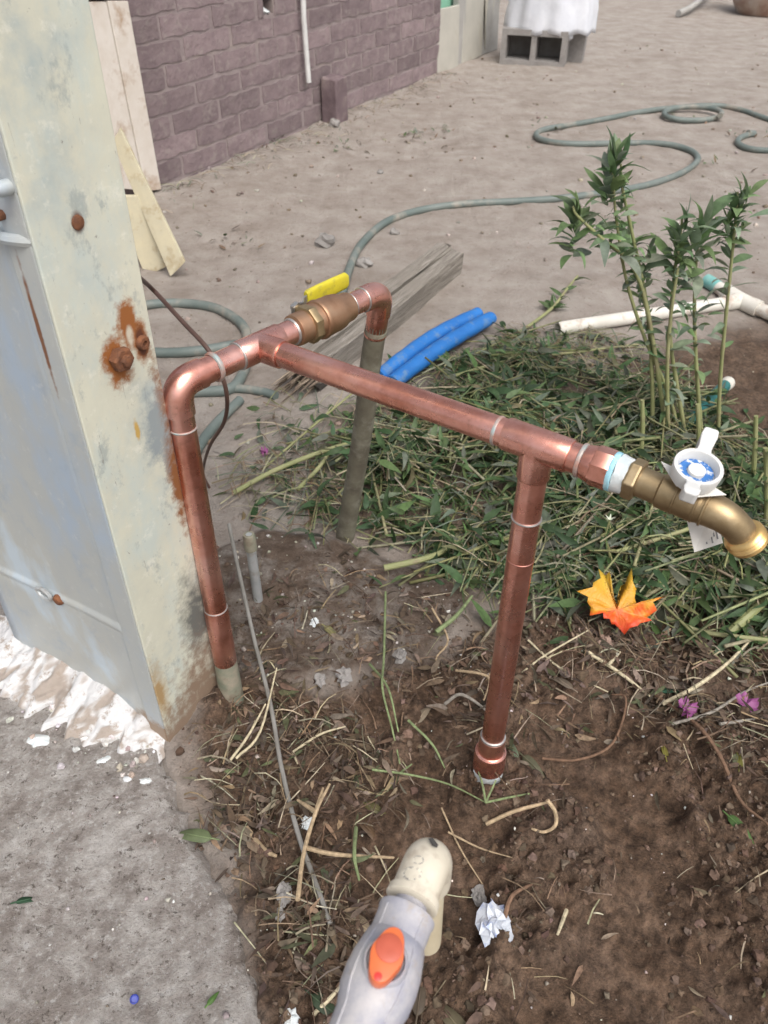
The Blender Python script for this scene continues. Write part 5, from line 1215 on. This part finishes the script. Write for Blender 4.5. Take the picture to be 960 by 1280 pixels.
# maple leaf: one deeply lobed blade, gently crumpled
def maple():
    ctr = GG(770, 760, 0.034); sc_ = 1.2
    tips = [(-0.052, 0.018), (-0.030, 0.030), (-0.018, 0.052), (-0.006, 0.046), (0.000, -0.002), (0.010, 0.030), (0.022, 0.050), (0.026, 0.024), (0.028, 0.004), (0.056, 0.010), (0.046, -0.006), (0.040, -0.018), (0.020, -0.026), (0.008, -0.034), (-0.006, -0.020), (-0.020, -0.016), (-0.036, -0.012), (-0.040, 0.004)]
    V = [(0, -0.004, 0.004)]; rr = random.Random(5)
    ring = []
    for i, (x, y) in enumerate(tips):
        x2, y2 = tips[(i+1) % len(tips)]
        ring.append((x, y)); ring.append(((x+x2)/2*0.84+rr.uniform(-.003, .003), (y+y2)/2*0.84+rr.uniform(-.003, .003)))
    for s_ in (0.5, 0.8, 1.0):
        for k, (x, y) in enumerate(ring): V.append((x*s_, y*s_, 0.007*math.sin(k*1.1)*s_+0.016*abs(x)/0.05*s_+0.004*math.sin(k*2.7+s_*5)))
    n = len(ring); Fc = [(0, 1+k, 1+(k+1) % n) for k in range(n)]
    for r_ in range(2):
        for k in range(n): Fc.append((1+r_*n+k, 1+(r_+1)*n+k, 1+(r_+1)*n+(k+1) % n, 1+r_*n+(k+1) % n))
    tl = Matrix.Rotation(R(30), 3, 'X'); m = MB(); m.add([ctr+tl @ (Vector(v)*sc_) for v in V], Fc)
    n_ = NT('maple_leaf'); sp_ = n_.new('ShaderNodeSeparateXYZ'); n_.lk(n_.co.outputs['Generated'], sp_.inputs[0])
    f = n_.math('ADD', sp_.outputs['Y'], n_.math('MULTIPLY', n_.math('SUBTRACT', n_.noise(45, 5), 0.5), 0.6))
    col = n_.ramp(f, [(0.14, (0.60, 0.06, 0.015)), (0.26, (0.66, 0.13, 0.015)), (0.36, (0.58, 0.27, 0.02)), (0.8, (0.54, 0.34, 0.03))]); col = n_.mix(n_.math('MULTIPLY', n_.fr(n_.noise(130, 6, 0.75), 0.60, 0.68), 0.7), col, (0.26, 0.11, 0.02))
    wv = n_.new('ShaderNodeTexWave'); wv.wave_type = 'RINGS'; wv.rings_direction = 'SPHERICAL'; wv.inputs['Scale'].default_value = 60; wv.inputs['Distortion'].default_value = 6; n_.lk(n_.co.outputs['Object'], wv.inputs['Vector'])
    n_.bump(wv.outputs[1], 0.25, 0.001); n_.bump(n_.noise(120, 4), 0.5, 0.002)
    o = solo('maple_leaf', m, n_.out(col, 0.5), 'yellow and orange maple leaf lying on the cut weeds', 'leaf', smooth='all'); s_ = o.modifiers.new('s', 'SOLIDIFY'); s_.thickness = 0.0006
maple()
# magenta petals
for (px, py, r_, lb) in ((932, 882, 0.017, 'crumpled magenta petal on the soil at right'), (858, 887, 0.014, 'dark magenta petal half hidden in litter below the maple leaf'), (330, 566, 0.009, 'small pink petal on dirt left of the weed heap')):
    p = GG(px, py, 0.012); m = MB()
    for q in range(3):
        V = [p]; a0_ = q*2.1
        for k in range(9):
            a = a0_+k/8*2.3; V.append(p+Vector((math.cos(a)*r_*(0.8+0.3*math.sin(k*2.1)), math.sin(a)*r_, 0.008*math.sin(k*1.6+q)+0.004)))
        m.add(V, [(0, k, k+1) for k in range(1, 9)])
    solo('petal', m, M['petal'], lb, 'petal', smooth='all')
# crumpled wrapper, scraps
def crumple(px, py, r_, label, mt, name, seed, flat=0.55, cat='wrapper'):
    p = GG(px, py, r_*0.4); mb = MB(); rr = random.Random(seed); V = []; nu, nv = 14, 9
    for j in range(nv+1):
        th = math.pi*j/nv
        for i in range(nu):
            a = 2*math.pi*i/nu; q = r_*(0.55+0.75*rr.random()); V.append(p+Vector((q*math.sin(th)*math.cos(a)*0.85, q*math.sin(th)*math.sin(a)*1.15, q*math.cos(th)*flat)))
    mb.add(V, [(j*nu+i, (j+1)*nu+i, (j+1)*nu+(i+1) % nu, j*nu+(i+1) % nu) for j in range(nv) for i in range(nu)]); return solo(name, mb, M[mt], label, cat, smooth=False)
crumple(620, 1154, 0.022, 'crumpled white wrapper with blue print on the soil', 'foil', 'crumpled_wrapper', 4)
crumple(605, 1150, 0.010, 'torn corner of white wrapper left of the crumpled wrapper', 'foil', 'wrapper_scrap', 5)
crumple(383, 1027, 0.008, 'tiny white scrap beside the grey wire', 'tape', 'paper_scrap', 6, cat='scrap')
crumple(355, 1118, 0.011, 'pale crumbly lump on soil left of the grey wire', 'block', 'mortar_lump', 7, cat='lump')
crumple(350, 1143, 0.007, 'smaller pale lump under the crumbly lump', 'block', 'mortar_lump', 8, cat='lump')
crumple(362, 1272, 0.010, 'white scrap at the bottom left of plastic valve', 'tape', 'paper_scrap', 9, cat='scrap')
crumple(598, 1120, 0.011, 'grey stone chip right of the plastic elbow', 'stone', 'stone_chip', 10, cat='stone')
crumple(430, 845, 0.014, 'pale grey mortar lump on dirt in front of copper run', 'block', 'mortar_lump', 11, cat='lump')
crumple(400, 850, 0.010, 'lesser mortar lump left of the pale grey one', 'block', 'mortar_lump', 12, cat='lump')
crumple(500, 820, 0.012, 'whitish stone chip on dirt between the two risers', 'stone', 'stone_chip', 13, cat='stone')
crumple(393, 778, 0.008, 'tiny heap of white plaster crumbs on the ridge dirt', 'tape', 'plaster_crumb', 14, cat='crumb')
crumple(756, 805, 0.015, 'brown stone just below the maple leaf', 'pot', 'stone_chip', 15, cat='stone')
crumple(860, 885, 0.006, 'white crumb near the dark magenta petal', 'tape', 'plaster_crumb', 16, cat='crumb')
p = G(168, 1249, 0.018); m = MB(); lathe(m, p, (0.2, -0.3, 1), [(0.0042, -0.002), (0.0048, 0), (0.0045, 0.003), (0.0036, 0.0034), (0.0032, 0.001)], 10); solo('plastic_bit', m, M['bluecap'], 'tiny dark blue plastic bit on the concrete pad', 'plastic')
# twigs and stems picked out by eye
TW = {'tan': (0.36, 0.27, 0.17), 'straw': (0.46, 0.40, 0.27), 'brown': (0.16, 0.095, 0.06), 'white': (0.60, 0.56, 0.49), 'green': (0.17, 0.21, 0.10), 'grey': (0.26, 0.235, 0.20)}
def twig(paths, r, c, label, cat='twig', name='twig'):
    m = MB()
    for path in paths: tube(m, [GG(q[0], q[1], (q[2] if len(q) > 2 else 0.008)) for q in path], [r, r*0.9, r*0.55], 7, 5, True, TW[c])
    solo(name, m, M['litter'], label, cat)
twig([[(372, 1125, 0.02), (380, 1065, 0.03), (395, 1015, 0.04), (412, 980, 0.05)], [(384, 1060, 0.03), (420, 1068, 0.025), (492, 1072, 0.015)], [(395, 1015, 0.04), (372, 1000, 0.03)], [(393, 1020, 0.038), (404, 985, 0.04)]], 0.0028, 'tan', 'forked tan twig lying across the grey wire')
twig([[(366, 940), (400, 918, 0.015), (432, 908, 0.02)], [(366, 940), (372, 955)]], 0.0018, 'straw', 'pale straw stem on dirt between the wire and right riser')
twig([[(465, 962, 0.02), (510, 968, 0.022), (560, 980, 0.02), (607, 1003, 0.012)], [(500, 966), (515, 955, 0.02)], [(607, 1003, 0.012), (640, 996, 0.012), (662, 992, 0.014)], [(607, 1003, 0.012), (603, 980, 0.03), (598, 965, 0.04)], [(607, 1003, 0.012), (620, 975, 0.03)]], 0.0016, 'green', 'green grass stems crossing at foot of the right riser', 'grass stem', 'grass_stem')
twig([[(608, 1030), (640, 1015, 0.015), (672, 1006, 0.02), (684, 1003, 0.022)], [(684, 1000, 0.026), (694, 1015, 0.016), (694, 1032), (680, 1040), (665, 1036)]], 0.0026, 'tan', 'curled tan root with white end right of the right riser', 'root', 'root')
twig([[(482, 740, 0.02), (480, 820, 0.03), (478, 860, 0.03), (490, 910, 0.025), (500, 955, 0.02)], [(462, 830, 0.02), (485, 860, 0.03), (498, 915, 0.02)], [(510, 900, 0.02), (540, 930, 0.02), (556, 960, 0.01)]], 0.0019, 'green', 'thin green grass shoot on the dirt between the two risers', 'grass stem', 'grass_stem')
twig([[(678, 948), (720, 950), (760, 935), (777, 905), (782, 872, 0.015), (765, 868, 0.01)]], 0.0020, 'brown', 'arched brown vine on soil right of the right riser', 'vine', 'vine')
twig([[(828, 880, 0.02), (870, 858, 0.02), (908, 830, 0.025), (938, 800, 0.03)]], 0.0030, 'straw', 'long pale straw stem slanting below the faucet')
twig([[(642, 850), (680, 820, 0.015), (735, 788, 0.02)], [(660, 800), (700, 835), (760, 865)]], 0.0018, 'straw', 'crossed straw stems in the litter right of the right riser')
twig([[(735, 815), (780, 845, 0.012), (815, 873, 0.02)], [(760, 832), (775, 815)]], 0.0028, 'straw', 'pale broken stem below the maple leaf')
twig([[(820, 870), (870, 905, 0.012), (900, 945), (925, 1000), (960, 1030)]], 0.0030, 'brown', 'long brown root running down the right side of soil', 'root', 'root')
twig([[(840, 905), (890, 890, 0.012), (930, 865), (970, 850)], [(900, 905), (935, 900), (975, 893)]], 0.0022, 'grey', 'thin grey twig beside the magenta petal')
twig([[(556, 880), (575, 868, 0.02), (598, 880, 0.012), (612, 893)]], 0.0026, 'grey', 'pale grey curved root left of the right riser', 'root', 'root')
twig([[(570, 838), (600, 842, 0.02), (612, 850, 0.02), (605, 875, 0.02)]], 0.0022, 'tan', 'looped tan rootlet touching the right riser', 'root', 'root')
twig([[(540, 760, 0.02), (560, 800, 0.02), (545, 825), (565, 855)]], 0.0018, 'tan', 'thin tan stem left of the right riser on dirt')
twig([[(545, 790, 0.02), (570, 770, 0.03), (590, 745, 0.035)]], 0.0038, 'green', 'knobbly green stem at the edge of weed heap', 'stalk', 'cut_stalk')
twig([[(288, 950, 0.02), (310, 920, 0.03), (332, 880, 0.04)], [(295, 948, 0.02), (325, 915, 0.03), (346, 835, 0.03)]], 0.0019, 'straw', 'pair of straw stems leaning beside the left riser foot')
twig([[(708, 1138), (697, 1168)]], 0.0026, 'straw', 'short straw piece on bare soil at lower right')
twig([[(630, 1150, 0.01), (640, 1120, 0.012), (665, 1105)]], 0.0028, 'brown', 'brown bent twig above the crumpled wrapper')
twig([[(445, 1035, 0.02), (443, 1070, 0.03), (449, 1100, 0.02)]], 0.0026, 'green', 'short olive stalk standing left of the plastic elbow')
twig([[(552, 1010), (575, 1060), (603, 1105)], [(560, 1040), (600, 1060), (640, 1072)]], 0.0013, 'tan', 'thin tan rootlets right of the plastic elbow', 'root', 'root')
twig([[(392, 1268), (415, 1245), (432, 1225)]], 0.0024, 'straw', 'straw stem at the lower left beside the valve')
twig([[(308, 1035), (330, 1062), (345, 1070)]], 0.0036, 'tan', 'stubby tan twig in the litter left of the curled leaf')

# litter, clods and pebbles that nobody could count
lm_ = MB(); SO = np.array(SOIL)
def ssample(n, fn, box_):
    out = []
    while len(out) < n:
        x = rng.uniform(box_[0], box_[1], 4000); y = rng.uniform(box_[2], box_[3], 4000); ok = rng.random(4000) < fn(x, y); out += list(zip(x[ok], y[ok]))
    out = np.array(out[:n]); z = height(out[:, 0], out[:, 1]); return np.column_stack([out, z])
nearpx = lambda x, y: sst(-0.02, 0.03, polydist(x, y, SOIL))
LIT1 = gpoly([(240, 960), (330, 830), (480, 900), (520, 990), (480, 1080), (470, 1280), (350, 1290), (300, 1140), (245, 1040)])
LIT2 = gpoly([(540, 840), (640, 760), (760, 760), (980, 800), (980, 1010), (880, 930), (780, 900), (700, 950), (560, 960)])
LIT3 = gpoly([(300, 720), (420, 700), (590, 760), (560, 840), (420, 880), (310, 850)])
def dl(x, y):
    a = sst(-0.02, 0.05, polydist(x, y, LIT1)); b = sst(-0.02, 0.05, polydist(x, y, LIT2))
    c = 0.22*sst(-0.02, 0.05, polydist(x, y, LIT3))
    return np.clip(np.maximum(a, b)*(0.25+0.75*sst(0.4, 0.6, fbm(x, y, 12, 2, 91)))+c+0.018*nearpx(x, y), 0, 1)*(polydist(x, y, PAD) < -0.002)
LB = (-0.35, 0.75, 0.15, 1.05)
LC = [BROWN, DBROWN, DBROWN, DBROWN, (0.20, 0.16, 0.12), (0.11, 0.085, 0.065), (0.07, 0.05, 0.038), (0.08, 0.085, 0.045)]
for (x, y, z) in ssample(2300, dl, LB):
    az = random.uniform(0, 6.28); put_leaf(lm_, (x, y, z+random.uniform(0.001, 0.010)), (math.cos(az), math.sin(az), random.gauss(0.1, 0.3)), random.uniform(0.008, 0.034), random.uniform(-1.4, 1.4), rc(random.choice(LC), 0.4))
for (x, y, z) in ssample(900, dl, LB):
    strip(lm_, (x, y, z+random.uniform(0.002, 0.012)), random.uniform(0, 6.28), random.uniform(0.012, 0.07), random.uniform(0.0004, 0.0012), rc(random.choice([STRAW, BROWN, BROWN, (0.20, 0.16, 0.12), DBROWN, DBROWN]), 0.35), random.uniform(-0.003, 0.012))
for (x, y, z) in ssample(110, lambda x, y: 0.6*nearpx(x, y)*(polydist(x, y, PAD) < -0.002), LB):
    strip(lm_, (x, y, z+0.004), random.uniform(0, 6.28), random.uniform(0.010, 0.04), random.uniform(0.0005, 0.0012), rc(random.choice([STRAW, (0.24, 0.19, 0.14), BROWN]), 0.35), 0.003)
solo('dry_litter', lm_, M['litter'], 'dry leaf scraps and straw scattered over the dark soil', 'litter', kind='stuff', smooth='all')
def clump(mb, p, r, col, nu=6, nv=4):
    V = [p+np.array((0, 0, r*0.7))]; Fc = []
    for j in range(1, nv):
        th = math.pi*j/nv
        for i in range(nu):
            a = 2*math.pi*(i+0.5*(j % 2))/nu; q = r*random.uniform(0.45, 1.45); V.append(p+np.array((q*math.sin(th)*math.cos(a), q*math.sin(th)*math.sin(a), q*math.cos(th)*0.75)))
    V.append(p-np.array((0, 0, r*0.7))); b = len(V)-1
    for i in range(nu): Fc.append((0, 1+i, 1+(i+1) % nu)); Fc.append((b, 1+(nv-2)*nu+(i+1) % nu, 1+(nv-2)*nu+i))
    for j in range(nv-2):
        for i in range(nu): i2 = (i+1) % nu; Fc.append((1+j*nu+i, 1+(j+1)*nu+i, 1+(j+1)*nu+i2, 1+j*nu+i2))
    mb.add([tuple(v) for v in V], Fc, col)
fc = MB()
for _ in range(260):
    t = random.random(); b_ = CL(0, t*(CD+0.15), 0)-cx*(0.015+abs(random.gauss(0, 0.045))); r_ = 0.0010+0.0055*random.random()**3
    clump(fc, np.array((b_.x, b_.y, 0.0145+r_*0.3)), r_, rc(random.choice([(0.60, 0.59, 0.58), (0.50, 0.47, 0.44), (0.36, 0.31, 0.27)]), 0.15), 6, 4)
solo('filler_crumbs', fc, M['clod'], 'loose white crumbs broken off along the column foot', 'crumbs', kind='stuff', smooth=False)
cm = MB()
for (x, y, z) in ssample(6500, lambda x, y: np.maximum(nearpx(x, y), 0.4*sst(0, 0.02, polydist(x, y, FOOT)))*(0.12+0.88*sst(0.42, 0.6, fbm(x, y, 9, 2, 21)))*(polydist(x, y, PAD) < -0.003), LB):
    r_ = 0.0010+0.0052*random.random()**5; clump(cm, np.array((x, y, z+r_*0.2)), r_, rc(random.choice([(0.09, 0.058, 0.04), (0.11, 0.075, 0.054), (0.065, 0.043, 0.03), (0.15, 0.108, 0.08)]), 0.2))
solo('soil_clods', cm, M['clod'], 'small crumbs and clods of dark brown soil', 'soil', kind='stuff', smooth=False)
pm = MB()
pd = lambda x, y: np.where(polydist(x, y, PAD) > 0.012, 0.0, 0.25+0.75*sst(-0.02, 0.02, polydist(x, y, FOOT)))*(y > 0.1)
for (x, y, z) in ssample(420, pd, (-0.35, 0.7, 0.2, 1.1)):
    r_ = 0.0010+0.0030*random.random()**3; clump(pm, np.array((x, y, z+r_*0.3)), r_, rc(random.choice([(0.62, 0.60, 0.56), (0.45, 0.42, 0.38), (0.35, 0.31, 0.27), (0.30, 0.26, 0.22)]), 0.2), 5, 3)
for (x, y, z) in ssample(2600, lambda x, y: 0.25+0.75*sst(0.5, 0.65, fbm(x, y, 1.6, 3, 95)), (-1.2, 3.4, 1.3, 6.8)):
    if polydist(np.array([x]), np.array([y]), WEED)[0] > 0.02: continue
    r_ = 0.0018+0.009*random.random()**5; clump(pm, np.array((x, y, z+r_*0.2)), r_, rc(random.choice([(0.24, 0.19, 0.155), (0.30, 0.26, 0.22), (0.16, 0.12, 0.09), (0.40, 0.36, 0.32)]), 0.25), 5, 3)
for _ in range(420):
    x = random.uniform(-0.7, 0.0); y = random.uniform(0.1, 0.85)
    if polydist(np.array([x]), np.array([y]), PAD)[0] < 0.012: continue
    r_ = 0.0008+0.0028*random.random()**3; clump(pm, np.array((x, y, 0.0135+r_*0.2)), r_, rc(random.choice([(0.55, 0.53, 0.50), (0.35, 0.32, 0.29), (0.17, 0.13, 0.10), (0.25, 0.2, 0.17)]), 0.25), 5, 3)
solo('pebbles', pm, M['clod'], 'fine pebbles and crumbs strewn over dirt and pad', 'pebbles', kind='stuff', smooth='all')
# dry scraps of grass at the foot of the wall and on the far dirt
gm = MB()
for _ in range(320):
    s = random.uniform(-0.6, WL1); d = abs(random.gauss(0, 0.10))+0.02; x, y, _z = WP(s, d, 0); z = gz(x, y); strip(gm, (x, y, z+0.004), random.uniform(0, 6.28), random.uniform(0.02, 0.08), 0.0014, rc(random.choice([STRAW, BROWN, GREYG, DBROWN]), 0.3), 0.008)
for (px, py, n) in ((330, 178, 60), (418, 182, 26), (880, 205, 16), (300, 300, 20), (520, 170, 30), (560, 165, 20), (690, 160, 14), (850, 150, 30), (940, 170, 20)):
    c_ = GG(px, py)
    for _ in range(n):
        x, y = c_.x+random.gauss(0, 0.06), c_.y+random.gauss(0, 0.06); az = random.uniform(0, 6.28); put_leaf(gm, (x, y, gz(x, y)+0.004), (math.cos(az), math.sin(az), random.uniform(0, 0.8)), random.uniform(0.012, 0.045), 0, rc(random.choice([GREEN, BROWN, DBROWN, GREYG]), 0.3))
solo('yard_scraps', gm, M['litter'], 'dry grass scraps and low weeds along the wall foot', 'litter', kind='stuff', smooth='all')
